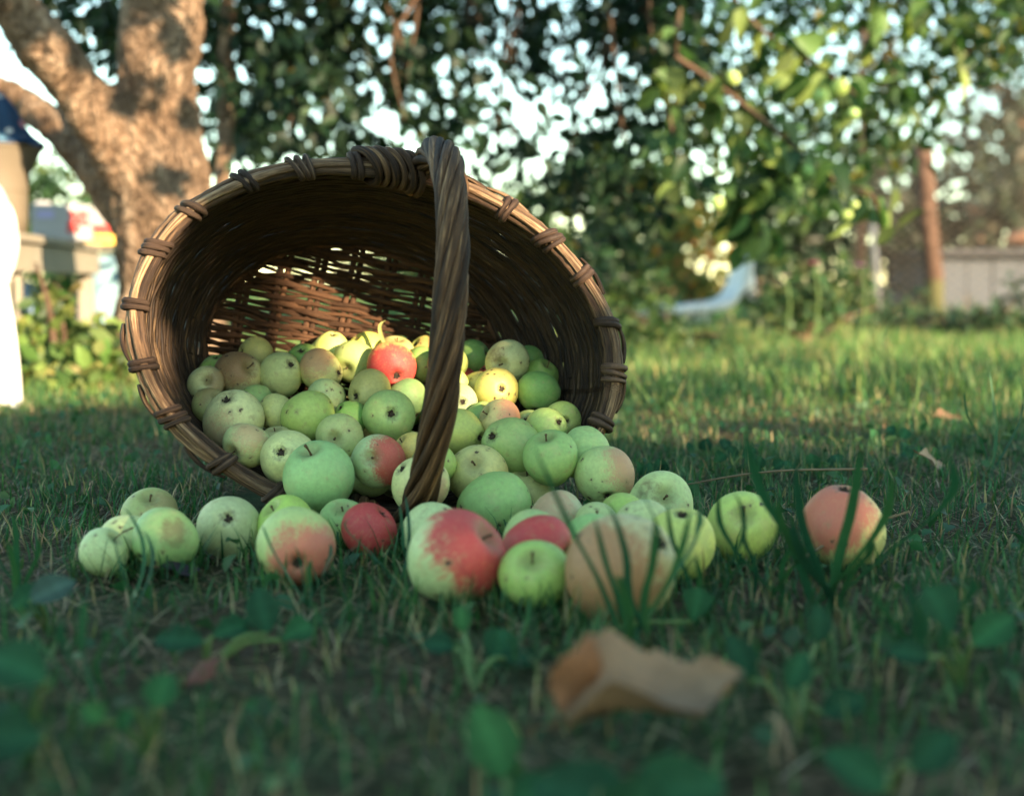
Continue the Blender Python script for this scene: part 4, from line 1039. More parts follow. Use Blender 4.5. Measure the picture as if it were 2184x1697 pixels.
LV2 = None
def leaf_shape(kind, nu=9, nv=5):
    """broad leaf grid, length 1 along y"""
    u = np.linspace(0, 1, nu); v = np.linspace(-1, 1, nv); Uu, Vv = np.meshgrid(u, v, indexing='ij')
    wd = {'oval': .36 * np.sin(np.pi * np.clip(u * .97 + .015, 0, 1)) ** .75, 'round': .5 * np.sqrt(np.clip(1 - (2 * u - 1) ** 2, 0, 1)) + .01,
          'fan': .62 * u ** .8 * np.sqrt(np.clip(1.02 - u ** 6, 0, 1)), 'jag': (.28 * np.sin(np.pi * np.clip(u, 0, 1)) ** .8) * (1 + .35 * np.sin(u * 24))}[kind] + .006
    X = Vv * wd[:, None]; Y = Uu + 0 * Vv; Z = .34 * np.abs(Vv) * wd[:, None] - .26 * Uu ** 2 + .05 * np.sin(Vv * 4 + Uu * 11) * wd[:, None]
    i = np.arange(nu * nv).reshape(nu, nv); F = np.stack([i[:-1, :-1], i[1:, :-1], i[1:, 1:], i[:-1, 1:]], -1).reshape(-1, 4)
    return np.stack([X, Y, Z], -1).reshape(-1, 3), F
def weed(base, leaves, label, cat='weed', group='broad-leaved weeds in the foreground'):
    """leaves: (centre xyz, tip direction xyz, size, shape, colour)"""
    b = np.array(base, float); o = empty('weed_plant', b, label=label, cat=cat, group=group)
    for i, (c, dr, sz, kind, col) in enumerate(leaves):
        c = np.array(c, float); y = np.array(dr, float); y /= np.linalg.norm(y); z = np.array([.1, -.75, .65]); x = np.cross(y, z); x /= np.linalg.norm(x); z = np.cross(x, y)
        V, F = leaf_shape(kind); sz = sz * .82; V = V @ np.stack([x, y, z]) * sz; root = c - y * sz * .5 - b
        vein = (np.arange(len(V)) % 5 == 2) * .55 + ((np.arange(len(V)) // 5) % 2) * .14 + .86
        lf = colored('leaf', V + root, F, col, M['weed_leaf'], o, vein=vein)
        P = spline([np.array([0, 0, -.004]), root * .5 + np.array([0, .0, .008]), root], 7); V, F, U = tube(P, np.linspace(.0022, .0016, 7), 5)
        link('stalk', mesh('stalk', V, F, U), M['green_stem'], o)
M['weed_leaf'] = mat_leaf('weed_leaf', .2, .75, .12)
WG = [(.022, .092, .042), (.028, .115, .045), (.017, .070, .035), (.045, .15, .052)]
weed(gp(60, 1640), [(at(30, 1415, .72), (-.8, .2, .35), .050, 'oval', WG[0]), (at(10, 1570, .70), (-.7, -.1, .1), .045, 'oval', WG[2])], 'big blurred leaves at the left picture edge')
weed(gp(320, 1640), [(at(345, 1472, .74), (.2, .2, .9), .023, 'round', WG[1]), (at(198, 1520, .74), (-.5, -.2, .6), .017, 'round', WG[3]), (at(265, 1535, .74), (-.6, 0, -.6), .020, 'oval', WG[1])], 'round-leaved weed at the lower left')
weed(gp(440, 1440), [(at(380, 1360, .92), (-.9, .1, .15), .045, 'jag', WG[2]), (at(500, 1335, .95), (.6, .3, .25), .040, 'jag', WG[0]), (at(560, 1300, .95), (-.2, .2, .9), .040, 'oval', WG[2]), (at(630, 1345, .95), (.8, .2, .5), .028, 'fan', WG[1])], 'jagged dandelion leaves in the left foreground')
weed(gp(1010, 1480), [(at(1062, 1385, .93), (.3, .1, .9), .034, 'fan', WG[0]), (at(935, 1372, .93), (-.9, .1, .2), .028, 'oval', WG[2]), (at(985, 1320, .94), (-.1, 0, 1), .022, 'oval', WG[3]), (at(1110, 1400, .92), (.9, .1, .1), .025, 'oval', WG[2])], 'fan-leaved weed below the largest red-yellow apple')
weed(gp(1085, 1800), [(at(1050, 1580, .68), (-.32, .15, .95), .046, 'oval', WG[3]), (at(1140, 1690, .66), (.6, 0, .3), .035, 'oval', WG[1])], 'bright oval leaf standing at the bottom centre')
weed(gp(1340, 1800), [(at(1250, 1700, .62), (-.7, .1, .3), .060, 'oval', WG[2]), (at(1440, 1690, .62), (.8, .1, .25), .060, 'oval', WG[0]), (at(1350, 1760, .60), (.1, -.2, .4), .050, 'round', WG[2])], 'broad dark leaves at the bottom under the dead leaf')
weed(gp(1700, 1560), [(at(1580, 1400, .85), (-.3, .1, .9), .035, 'oval', WG[2]), (at(1700, 1430, .82), (.4, .1, .8), .030, 'oval', WG[0]), (at(1745, 1330, .9), (.1, .1, 1), .030, 'oval', WG[2]), (at(1800, 1500, .8), (.8, 0, .4), .035, 'oval', WG[2])], 'dark leaves right of the dead leaf')
weed(gp(2050, 1480), [(at(2010, 1300, .88), (-.3, .1, .8), .040, 'fan', WG[0]), (at(2120, 1340, .86), (.7, .1, .5), .040, 'oval', WG[1]), (at(1940, 1390, .86), (-.8, 0, .2), .030, 'oval', WG[2])], 'pale blurred leaves at the right foreground')
weed(gp(1900, 1700), [(at(1830, 1640, .66), (-.5, .1, .4), .040, 'oval', WG[0]), (at(1990, 1600, .68), (.6, .1, .5), .036, 'oval', WG[2])], 'low leaves at the lower right corner')
weed(gp(1190, 1400), [(at(1120, 1400, .95), (-.5, .1, .6), .024, 'oval', WG[0]), (at(1485, 1290, 1.0), (.2, .1, .8), .030, 'fan', WG[1])], 'small leaves beside the front green apple')
weed(gp(110, 1360), [(at(110, 1255, .98), (.6, .3, .35), .040, 'oval', (.06, .11, .09)), (at(60, 1270, .98), (.5, .2, .4), .034, 'oval', WG[0])], 'bluish narrow leaves in the left foreground')
for i, (x, y) in enumerate([(1395, 1035), (1440, 1080), (1560, 1010), (1640, 1030), (1760, 1015), (1500, 975), (1960, 990), (1870, 960)]):
    b = gp(x, y); gg = np.random.default_rng(300 + i)
    weed(b, [(b + np.array([gg.normal(0, .018), gg.normal(0, .012), gg.uniform(.012, .03)]), (gg.normal(0, .6), gg.normal(0, .3), .7), gg.uniform(.018, .028), ['round', 'oval', 'fan'][k % 3], WG[(i + k) % 3]) for k in range(4)],
         'small round-leaved weed ' + ['just right of the two-holed apple', 'between the two-holed apple and the green right one', 'behind the green right apple', 'behind left of the lone pink-red apple', 'right behind the lone pink-red apple', 'in the shade edge behind the two-holed apple', 'far right at the edge of the shade', 'at the edge of the lit strip on the right'][i], group='small weeds in the lawn')

def dead_leaf(c, ex, ey, size, label, col, roll=0.0, seed=0, cup=.35):
    g = np.random.default_rng(seed); nu, nv = 15, 11
    u = np.linspace(0, 1, nu); v = np.linspace(-1, 1, nv); Uu, Vv = np.meshgrid(u, v, indexing='ij')
    wd = .30 * np.sin(np.pi * np.clip(u, 0, 1)) ** 1.05 * (1 + .10 * np.sin(u * 31)) + .006
    X = Uu - .5; Y = Vv * wd[:, None]; Z = cup * np.abs(Vv) ** 1.5 * wd[:, None] * (1 + .45 * np.sin(Uu * 7)) + .09 * np.sin(Uu * 5 + 1) + roll * Vv * Uu * wd[:, None] + .016 * np.sin(Uu * 23 + Vv * 6) + .012 * np.sin(Vv * 11 - Uu * 9)
    L = np.stack([X, Y, Z], -1).reshape(-1, 3) * size
    ex = np.array(ex, float); ex /= np.linalg.norm(ex); ey = np.array(ey, float); ey -= ex * (ey @ ex); ey /= np.linalg.norm(ey); ez = np.cross(ex, ey)
    b = np.array([c[0], c[1], 0.0]); o = empty('dead_leaf', b, label=label, cat='leaf', group='fallen dry leaves')
    i = np.arange(nu * nv).reshape(nu, nv); F = np.stack([i[:-1, :-1], i[1:, :-1], i[1:, 1:], i[:-1, 1:]], -1).reshape(-1, 4)
    me = mesh('blade', L @ np.stack([ex, ey, ez]) + np.array(c) - b, F)
    link('blade', me, mat_plain('dry_leaf', col, .8, .25, .45, 55), o)
    P = (np.stack([np.linspace(-.5, -.72, 5), np.zeros(5), np.linspace(.1, .16, 5)], -1) * size) @ np.stack([ex, ey, ez]) + np.array(c) - b
    V, F, U = tube(P, .0011, 5); link('stalk', mesh('stalk', V, F, U), M['stem'], o)
    return o
dead_leaf(at(1400, 1500, .74), (.90, .12, .34), (-.10, .92, .18), .100, 'large curled brown dead leaf in the foreground', (.25, .165, .10), .30, 1, .95)
dead_leaf(at(1232, 1440, .73), (.30, .1, .9), (.9, .3, -.2), .046, 'orange-brown dead leaf propped behind the large curled one', (.24, .115, .058), .2, 2)
dead_leaf(gp(1985, 1015) + np.array([0, 0, .02]), (.8, .3, -.25), (.2, .9, .4), .05, 'beige dead leaf on the lawn at the right', (.36, .26, .17), .1, 3)
dead_leaf(gp(2020, 905) + np.array([0, 0, .012]), (.9, .2, .05), (.1, .9, .5), .06, 'dark brown dead leaf at the edge of the lit strip', (.13, .075, .045), .1, 4)
dead_leaf(gp(430, 1480) + np.array([0, 0, .012]), (.5, .8, .1), (.9, -.4, .4), .04, 'reddish dead leaf in the left foreground', (.13, .05, .03), .2, 5)
dead_leaf(gp(385, 1240) + np.array([0, 0, .008]), (.9, .3, .0), (.1, .9, .3), .035, 'nearly black dead leaf left in front of the apples', (.03, .024, .03), .1, 6)
# curled yellow leaf standing in the basket
def curled():
    P = spline([at(828, 745, 1.72), at(815, 720, 1.725), at(810, 700, 1.73), at(814, 688, 1.735), at(823, 683, 1.74)], 14); b = P[0]
    o = empty('curled_leaf', b, label='curled yellow-green leaf standing behind the bright red apple', cat='leaf')
    n = len(P); sd = np.array([.9, .35, .1]); w = .0026 * np.interp(np.linspace(0, 1, n), [0, .25, .8, 1], [1.3, 1.1, .9, .35])
    V = np.concatenate([P - b + sd * w[:, None], P - b + np.array([0, .003, 0]), P - b - sd * w[:, None]])
    F = [(i, i + 1, n + i + 1, n + i) for i in range(n - 1)] + [(n + i, n + i + 1, 2 * n + i + 1, 2 * n + i) for i in range(n - 1)]
    colored('blade', V, F, (.42, .42, .15), M['leaf'], o)
    V, F, U = tube([P[0] - b + (0, 0, -.02), P[0] - b], .0016, 5); link('stalk', mesh('stalk', V, F, U), M['green_stem'], o)
curled()
def straw_stem(a, b, label, r=.0017):
    a, b = np.array(a), np.array(b); base = a * np.array([1, 1, 0]); m = (a + b) / 2 + np.array([0, 0, .008])
    V, F, U = tube(spline([a, m, b], 8) - base, np.linspace(r, r * .6, 8), 5)
    o = link('straw_stem', mesh('straw_stem', V, F, U), M['straw_dull'], None, label=label, cat='straw', group='loose dry stems'); o.location = base
M['straw_dull'] = mat_plain('straw_dull', (.20, .15, .09), .85, .15, .3, 80)
straw_stem(at(1690, 1625, .75), at(1640, 1525, .78), 'pale dry stem sticking up right of the dead leaf', .0026)
straw_stem(at(660, 1260, 1.15), at(655, 1210, 1.16), 'short dry stem in front of the orange-blushed apple')
straw_stem(gp(310, 1640) + np.array([0, 0, .002]), at(300, 1560, .76), 'dry stalk under the round-leaved weed', .0026)
straw_stem(gp(500, 1370) + np.array([0, 0, .004]), gp(600, 1310) + np.array([0, 0, .014]), 'dry stem lying left of centre')
straw_stem(gp(1660, 1240) + np.array([0, 0, .004]), at(1940, 1090, 1.3), 'long dry stem leaning right of the lone apple')
straw_stem(at(1850, 1000, 1.55), gp(1420, 1080) + np.array([0, 0, .02]), 'dark arching twig behind the green right apple', .0016)

# ------------------------------------------------------------------ bench corner at the left
M['bench'] = mat_plain('weathered_pine', (.30, .27, .215), .75, .25, .22, 9)
def wooden_bench():
    A = at(20, 500, 3.45); Bq = at(246, 538, 5.05); zt = .385
    A[2] = Bq[2] = 0; ln = np.linalg.norm(Bq - A); dx = (Bq - A) / ln
    o = empty('wooden_bench', A, label='weathered wooden garden bench loaded with boxes at the left', cat='bench')
    o.rotation_euler = (0, 0, math.atan2(dx[1], dx[0]))
    def p(name, *bx):
        V, F, U = box(*bx); ob = link(name, mesh(name, V, F, U, False), M['bench'], o); m = ob.modifiers.new('edge', 'BEVEL'); m.width = .003; m.segments = 2; return ob
    for k in range(3): p('top_board', -.3, ln, .0 + k * .135, .128 + k * .135, zt - .022, zt)
    p('apron', -.28, ln - .24, .016, .034, zt - .098, zt - .0235); p('apron', -.28, ln - .24, .365, .383, zt - .098, zt - .0235)
    for x in (.25, ln - .30):
        for y in (.008, .345): p('leg', x, x + .045, y + .027, y + .07, 0, zt - .0235)
    p('stretcher', .3, ln - .32, .185, .21, .12, .15)
    return o
wooden_bench()
M['card_white'] = mat_plain('card_white', (.38, .38, .39), .7, .3, .08, 20)
M['red_print'] = mat_plain('red_print', (.50, .04, .035), .6, .3, .25, 30)
M['yellow_print'] = mat_plain('yellow_print', (.75, .48, .08), .6, .3, .15, 30)
M['violet_print'] = mat_plain('violet_print', (.40, .38, .62), .6, .3, .15, 30)
def flower_box():
    c = at(135, 515, 4.35); c[2] = .386
    o = empty('flower_box', c, label='white carton printed with red flowers on the bench', cat='box'); o.rotation_euler = (0, 0, R(12))
    V, F, U = box(-.085, .085, -.05, .05, 0, .108); ob = link('carton', mesh('carton', V, F, U, False), M['card_white'], o); ob.modifiers.new('e', 'BEVEL').width = .002
    for (x, z, r) in ((.035, .078, .013), (.052, .060, .014), (.030, .050, .013), (.045, .034, .012), (.060, .082, .010), (.024, .030, .009), (.078, .052, .011), (.077, .076, .010)):
        x = min(x, .083 - r)
        V, F, U = lathe([(.0005, .0022), (r * .6, .002), (r, 0)], 9); V[:, :2] *= 1 + .25 * np.cos(5 * np.arctan2(V[:, 1], V[:, 0]))[:, None]
        V = np.stack([V[:, 0] + x, -.0505 - V[:, 2], V[:, 1] + z], -1); link('printed_flower', mesh('printed_flower', V, F, U), M['red_print'], o)
    V, F, U = box(-.07, -.02, -.0518, -.0503, .066, .09); link('printed_panel', mesh('printed_panel', V, F, U, False), M['violet_print'], o)
    c = at(212, 522, 4.8); c[2] = .386
    o = empty('snack_carton', c, label='white, red and yellow carton at the right end of the bench', cat='box'); o.rotation_euler = (0, 0, R(20))
    for (z0, z1, m, nm, e) in ((0, .034, 'yellow_print', 'yellow_band', .0), (.034, .068, 'red_print', 'red_band', .0), (.068, .125, 'card_white', 'carton_top', .0)):
        V, F, U = box(-.048, .048, -.03, .03, z0, z1); link(nm, mesh(nm, V, F, U, False), M[m], o)
flower_box()
M['bucket'] = mat_plain('beige_enamel', (.17, .14, .10), .6, .3, .15, 8)
def bucket():
    c = at(-14, 500, 3.75); c[2] = .386
    o = empty('bucket', c, label='beige flared bucket standing on the bench at the left edge', cat='bucket')
    pr = [(.001, .0), (.085, 0), (.088, .05), (.090, .11), (.098, .16), (.118, .20), (.128, .22), (.131, .226), (.125, .226), (.115, .20), (.094, .155), (.085, .05), (.001, .03)]
    V, F, U = lathe(pr, 36); link('body', mesh('body', V, F, U), M['bucket'], o)
    V, F, U = tube([(.131 * math.cos(a), .131 * math.sin(a), .226) for a in np.linspace(0, 6.28, 40)[:-1]], .004, 6, closed=True); link('rolled_rim', mesh('rolled_rim', V, F, U), M['bucket'], o)
    return c
bc = bucket()
def mat_floral(name, base, cols, scale=26):
    t = NT(name); tc = t.n('TexCoord').outputs['Object']; v = t.n('TexVoronoi'); v.inputs['Scale'].default_value = scale; t.l(tc, v.inputs['Vector'])
    s = t.n('SeparateColor'); t.l(v.outputs['Color'], s.inputs[0]); c = base
    c = t.mix(t.noise(tc, 14, 2), base, tuple(x * .6 for x in base))
    for i, cc in enumerate(cols):
        m = t.math('MULTIPLY', t.math('SUBTRACT', 1, t.smooth(v.outputs['Distance'], .28, .36)), t.math('COMPARE', s.outputs[0], (i + .5) / len(cols)))
        nd = m.node.inputs[1].links[0].from_node; nd.inputs[2].default_value = .22 / len(cols); c = t.mix(m, c, cc)
    t.bump(t.noise(tc, 9, 3), .3, .02)
    return t.fin(c, .85, .1)
M['floral'] = mat_floral('blue_floral', (.035, .07, .13), [(.55, .20, .20), (.40, .30, .06), (.10, .20, .28), (.6, .55, .5)])
M['floral2'] = mat_floral('light_floral', (.30, .48, .55), [(.62, .40, .55), (.28, .30, .62), (.6, .62, .6)], 14)
M['white_cloth'] = mat_plain('white_cotton', (.80, .78, .74), .9, .1, .05, 6)
def drape(name, c, prof, mat, label, cat='cloth', folds=9, depth=.10, seed=0, sub='fabric'):
    """cloth hanging in folds: prof = (radius, height)"""
    g = np.random.default_rng(seed); pr = spline(np.array(prof, float), 40); n = 96; a = np.linspace(0, 2 * math.pi, n, endpoint=False)
    ph = g.uniform(0, 6, 4); wv = 1 + depth * (np.cos(folds * a + ph[0]) * .6 + np.cos((folds - 3) * a + ph[1]) * .4)[None] * np.linspace(.5, 1.2, 40)[:, None] + .03 * np.sin(a * 3 + np.linspace(0, 8, 40)[:, None])
    rr = np.abs(pr[:, 0:1]) * wv
    V = np.stack([rr * np.cos(a), rr * np.sin(a), np.repeat(pr[:, 1:2], n, 1) + .006 * np.sin(a * folds + 1)[None] * np.linspace(0, 1, 40)[:, None]], -1).reshape(-1, 3)
    F = [(i * n + k, i * n + (k + 1) % n, (i + 1) * n + (k + 1) % n, (i + 1) * n + k) for i in range(39) for k in range(n)]
    o = empty(name, c, label=label, cat=cat); ob = link(sub, mesh(sub, V, F), mat, o); return o
drape('floral_cloth', bc + np.array([0, 0, .2265]), [(.004, .15), (.03, .145), (.06, .11), (.085, .07), (.105, .035), (.128, .012), (.136, .004)], M['floral'], 'dark blue floral cloth heaped over the beige bucket', depth=.06, seed=4)
c = at(-34, 872, 2.9); c[2] = .0
o = drape('white_cloth', c, [(.004, .452), (.04, .445), (.066, .41), (.076, .36), (.077, .33), (.066, .285), (.054, .262), (.056, .235), (.062, .18), (.068, .10), (.071, .03), (.073, .006)], M['white_cloth'], 'sun-bleached white cloth hanging in folds at the left edge', depth=.07, seed=6)
V, F, U = tube([(.055 * math.cos(a), .055 * math.sin(a), .262 + .004 * math.sin(a)) for a in np.linspace(0, 6.28, 36)[:-1]], .004, 6, closed=True); link('tie', mesh('tie', V, F, U), M['white_cloth'], o)
drape('floral_scarf', c + np.array([-.01, -.012, .405]), [(.004, .068), (.03, .066), (.058, .05), (.072, .02), (.08, -.03), (.082, -.055)], M['floral2'], 'floral scarf over the top of the white cloth', seed=7, depth=.05)
c = at(238, 760, 5.4); c[2] = 0
drape('blue_towel', c, [(.004, .36), (.05, .355), (.085, .34), (.10, .28), (.11, .2), (.12, .1), (.125, .01)], M['floral2'], 'light blue patterned cloth hanging behind the bench leg', depth=.09, seed=8)
c = at(62, 640, 4.9); c[2] = .16
drape('blue_rag', c, [(.003, .10), (.012, .098), (.018, .07), (.03, .03), (.036, 0)], mat_plain('blue_cotton', (.30, .42, .62), .9, .1, .1, 8), 'small pale blue rag on the stretcher under the bench', depth=.1, seed=9)
c = at(78, 478, 4.2); c[2] = .386
for i, (x, y, d, r, lab, m) in enumerate([(92, 478, 4.5, .032, 'round cream bundle on the bench behind the carton', 'card_white'), (60, 330, 3.9, .030, 'pinkish white knot of cloth beside the blue floral cloth', 'pinkish')]):
    if m == 'pinkish': M['pinkish'] = mat_plain('pinkish', (.62, .42, .36), .9, .1, .15, 20)
    p = at(x, y, d); z0 = .386 if i == 0 else p[2] - .03
    if i == 1: continue
    p[2] = z0
    drape('cloth_bundle', p, [(.003, .13), (.02, .128), (.032, .11), (.034, .085), (.026, .055), (.034, .03), (.042, .004)], M[m], lab, seed=12 + i, depth=.06)

# ------------------------------------------------------------------ shrubs, trees and the far garden
def shrub(name, label, cat, clumps, size, pal, base, group=None, low=False, seed=0, stems=6, droop=.25):
    g = np.random.default_rng(seed); base = np.array(base, float); base[2] = 0
    P = np.concatenate([blob(g, c, r, n) for c, r, n in clumps]); P = P[P[:, 2] > .015]
    o = empty(name, base, label=label, cat=cat, group=group)
    link('foliage', leaves_mesh('foliage', P - base, size, g, pal, low, droop), M['leaf'], o, kind='stuff')
    for k in range(stems):
        c = np.array(clumps[k % len(clumps)][0]) - base; e = c + g.normal(size=3) * .05
        Pn = spline([np.array([g.uniform(-.03, .03), g.uniform(-.03, .03), 0]), e * .5 + np.array([0, 0, .03]), e], 8)
        V, F, U = tube(Pn, np.linspace(.012, .004, 8) * max(1, base[1] / 6), 6); link('stem', mesh('stem', V, F, U), M['twig'], o)
    return o
def cl(specs): return [(at(x, y, d), (rx * d / 3000, .8 * rx * d / 3000, ry * d / 3000), n) for x, y, d, rx, ry, n in specs]
SUNNY = [((.12, .20, .05), 3), ((.20, .27, .07), 3), ((.32, .32, .10), 2), ((.05, .10, .03), 2)]
shrub('berry_shrub', 'sunlit berry shrub with yellow-green leaves under the bench', 'shrub', cl([(120, 690, 3.5, 80, 60, 60), (60, 730, 3.4, 50, 60, 40), (190, 760, 3.3, 80, 50, 70), (250, 790, 3.3, 50, 40, 45), (120, 800, 3.2, 90, 40, 70), (130, 630, 3.6, 30, 30, 10), (220, 700, 3.4, 40, 40, 16)]), .055, SUNNY, at(140, 820, 3.4), seed=1)
shrub('berry_shrub', 'darker berry shrub in the shade behind the bench legs', 'shrub', cl([(60, 660, 5.4, 70, 90, 120), (150, 640, 5.6, 90, 90, 140), (250, 720, 5.4, 60, 60, 80), (100, 560, 6, 140, 60, 120)]), .05, MID, at(130, 760, 5.5), seed=2)
shrub('leafy_bush', 'green bush just right of the basket rim', 'bush', cl([(1290, 560, 6.5, 80, 90, 230), (1350, 620, 6.3, 90, 70, 240), (1260, 640, 6.2, 60, 70, 150), (1330, 480, 7, 60, 60, 90)]), .05, MID, at(1310, 720, 6.4), seed=3)
shrub('yellowing_bush', 'bush with yellow and orange leaves in the middle distance', 'bush', cl([(1470, 480, 9, 70, 60, 150), (1440, 560, 9, 60, 60, 130), (1530, 520, 9.2, 50, 80, 130), (1500, 610, 9, 80, 50, 150)]), .075, [((.34, .26, .06), 3), ((.40, .20, .05), 1.2), ((.16, .20, .05), 4), ((.07, .12, .035), 3)], at(1490, 690, 9), seed=4)
shrub('low_shrub', 'low leafy shrub in front of the white lounger', 'shrub', cl([(1340, 700, 5.2, 70, 45, 150), (1440, 720, 5.0, 90, 40, 170), (1540, 745, 4.8, 80, 28, 110), (1400, 660, 5.6, 50, 35, 60)]), .04, [((.05, .11, .04), 4), ((.09, .16, .05), 3), ((.16, .20, .06), 2)], at(1430, 780, 5), seed=5)
shrub('dark_conifer', 'dark tall evergreen left of the rusty post', 'tree', cl([(1620, 470, 12, 60, 120, 260), (1700, 500, 12, 90, 120, 320), (1790, 520, 12, 90, 110, 300), (1640, 600, 11.5, 80, 70, 200), (1860, 560, 12, 60, 100, 200), (1740, 400, 12.5, 130, 70, 220)]), .11, [((.018, .038, .022), 4), ((.035, .055, .030), 3), ((.07, .075, .045), 2)], at(1720, 680, 12), seed=6)
shrub('flowering_weed', 'tall flowering weeds with pink heads before the fence', 'plant', cl([(1640, 660, 5.6, 50, 70, 110), (1700, 640, 5.6, 60, 80, 140), (1760, 650, 5.6, 50, 70, 120), (1830, 640, 5.8, 50, 70, 110), (1690, 570, 5.7, 60, 40, 40), (1800, 580, 5.7, 50, 40, 40)]), .045, [((.045, .10, .04), 4), ((.08, .14, .05), 3), ((.17, .20, .06), 1.5)], at(1720, 760, 5.6), seed=7, droop=-.2)
shrub('fence_weeds', 'rough weeds along the foot of the chain-link fence', 'weeds', cl([(1900, 690, 7.0, 80, 35, 150), (2010, 700, 6.5, 90, 40, 190), (2120, 700, 6.2, 80, 50, 190), (1950, 650, 7.2, 30, 50, 50), (2160, 640, 6.3, 40, 60, 80)]), .045, [((.035, .075, .035), 4), ((.06, .10, .045), 3), ((.09, .085, .05), 2)], at(2020, 760, 6.6), seed=8, droop=-.2)
def flower(p, label, col):
    b = np.array([p[0], p[1], 0]); o = empty('pink_flower', b, label=label, cat='flower', group='pink flowers before the fence')
    V, F, U = tube(spline([(0, 0, 0), (.02, 0, p[2] * .6), (0, 0, p[2])], 8), .004, 5); link('stem', mesh('stem', V, F, U), M['green_stem'], o)
    parts = []
    for k in range(7):
        a = 2 * math.pi * k / 7; d = np.array([math.cos(a), math.sin(a), .5]); q = np.array([-math.sin(a), math.cos(a), 0]); z = np.array([0, 0, p[2]])
        V = np.array([z, z + d * .018 + q * .009, z + d * .03, z + d * .018 - q * .009]); parts.append((V, [(0, 1, 2, 3)], np.zeros((4, 2))))
    V, F, U = merge(parts); link('petals', mesh('petals', V, F, U), mat_plain('petal', col, .6, .2, .2, 30), o)
flower(at(1736, 565, 5.5), 'pink flower at the left before the fence', (.62, .16, .30))
flower(at(1836, 570, 5.6), 'violet flower at the right before the fence', (.45, .18, .45))
flower(at(1675, 592, 5.5), 'whitish flower above the weeds', (.62, .55, .52))
# far trees
def far_tree(x, y, d, rx, ry, n, pal, label, seed, size=.2):
    c = at(x, y, d); b = np.array([c[0], c[1], 0]); g = np.random.default_rng(seed); k = d / 3000
    o = empty('far_tree', b, label=label, cat='tree', group='trees at the end of the garden')
    cs = [c + np.array([g.uniform(-1, 1) * rx * k, g.uniform(-.6, .6) * rx * k, g.uniform(-1, 1) * ry * k]) for _ in range(14)]
    P = np.concatenate([blob(g, q, (rx * k * .5, rx * k * .5, ry * k * .5), n // 14) for q in cs]); P = P[P[:, 2] > .05]
    link('crown', leaves_mesh('crown', P - b, size, g, pal, True), M['leaf'], o, kind='stuff')
    V, F, U = tube(spline([(0, 0, 0), (.1, 0, c[2] * .5), (0, .1, c[2] + .2)], 10), np.linspace(.16, .06, 10), 8); link('trunk', mesh('trunk', V, F, U), M['bark'], o)
FT = [(-150, 430, 15, 200, 150, 'far tree at the left picture edge', MID), (120, 470, 17, 190, 120, 'far tree behind the bench', MID), (420, 560, 20, 220, 70, 'far low tree behind the trunk', MID), (720, 575, 22, 220, 55, 'far low tree seen through the basket base', MID),
      (1010, 570, 20, 200, 60, 'far low tree behind the handle', MID), (1180, 520, 16, 110, 110, 'far tree behind the right rim', MID), (1400, 500, 14, 110, 130, 'far tree above the yellowing bush', MID), (1600, 380, 18, 150, 150, 'far tree left of the evergreen', DARK),
      (1950, 330, 14, 150, 230, 'olive far tree behind the rusty post', DUSTY), (2180, 250, 13, 150, 260, 'olive far tree at the right picture edge', DUSTY), (2080, 480, 12, 150, 90, 'dusty bushy tree behind the fence', DUSTY), (2450, 350, 13, 200, 260, 'olive far tree beyond the right edge', DUSTY), (-500, 420, 15, 260, 160, 'far tree beyond the left edge', MID), (-1100, 400, 14, 320, 200, 'broad far tree well beyond the left edge', MID), (3000, 380, 13, 320, 260, 'olive far tree well beyond the right edge', DUSTY)]
for i, (x, y, d, rx, ry, lab, pal) in enumerate(FT): far_tree(x, y, d, rx, ry, 700 if pal is DUSTY else 1200, pal, lab, 90 + i, .17)

# ------------------------------------------------------------------ white lounger
M['plastic'] = mat_plain('white_plastic', (.66, .68, .70), .4, .4, .06, 6)
def lounger():
    d = 7.6; b = at(1470, 700, d); b[2] = 0
    o = empty('sun_lounger', b, label='white plastic garden lounger with raised back beyond the lawn', cat='lounger')
    pr = np.array([at(x, y, d) - b for x, y in [(1345, 662), (1420, 655), (1500, 650), (1555, 640), (1580, 615), (1590, 585), (1596, 545)]]); P = spline(pr, 30); th = .045
    for k in range(9):
        y0 = k * .066
        V = np.concatenate([P + (0, y0, 0), P + (0, y0 + .056, 0), P + (0, y0, -th) + np.where(np.arange(30)[:, None] > 20, [.035, 0, .035], 0), P + (0, y0 + .056, -th) + np.where(np.arange(30)[:, None] > 20, [.035, 0, .035], 0)])
        F = []
        for i in range(29):
            F += [(i, i + 1, 31 + i, 30 + i), (60 + i, 90 + i, 91 + i, 61 + i), (i, 60 + i, 61 + i, i + 1), (30 + i, 31 + i, 91 + i, 90 + i)]
        F += [(0, 30, 90, 60), (29, 89, 119, 59)]
        link('slat', mesh('slat', V, F), M['plastic'], o)
    for (x, y) in ((1375, 690), (1500, 690)):
        for dy in (.02, .5):
            p = at(x, y, d) - b; V, F, U = box(p[0] - .03, p[0] + .03, dy, dy + .05, 0, at(x, 660, d)[2] - .03); link('leg', mesh('leg', V, F, U, False), M['plastic'], o)
    V, F, U = tube(spline([at(1596, 555, d) - b + (.03, .3, 0), at(1620, 590, d) - b + (0, .3, 0), at(1625, 640, d) - b + (0, .3, 0)], 10), .022, 8); link('back_brace', mesh('back_brace', V, F, U), M['plastic'], o)
lounger()

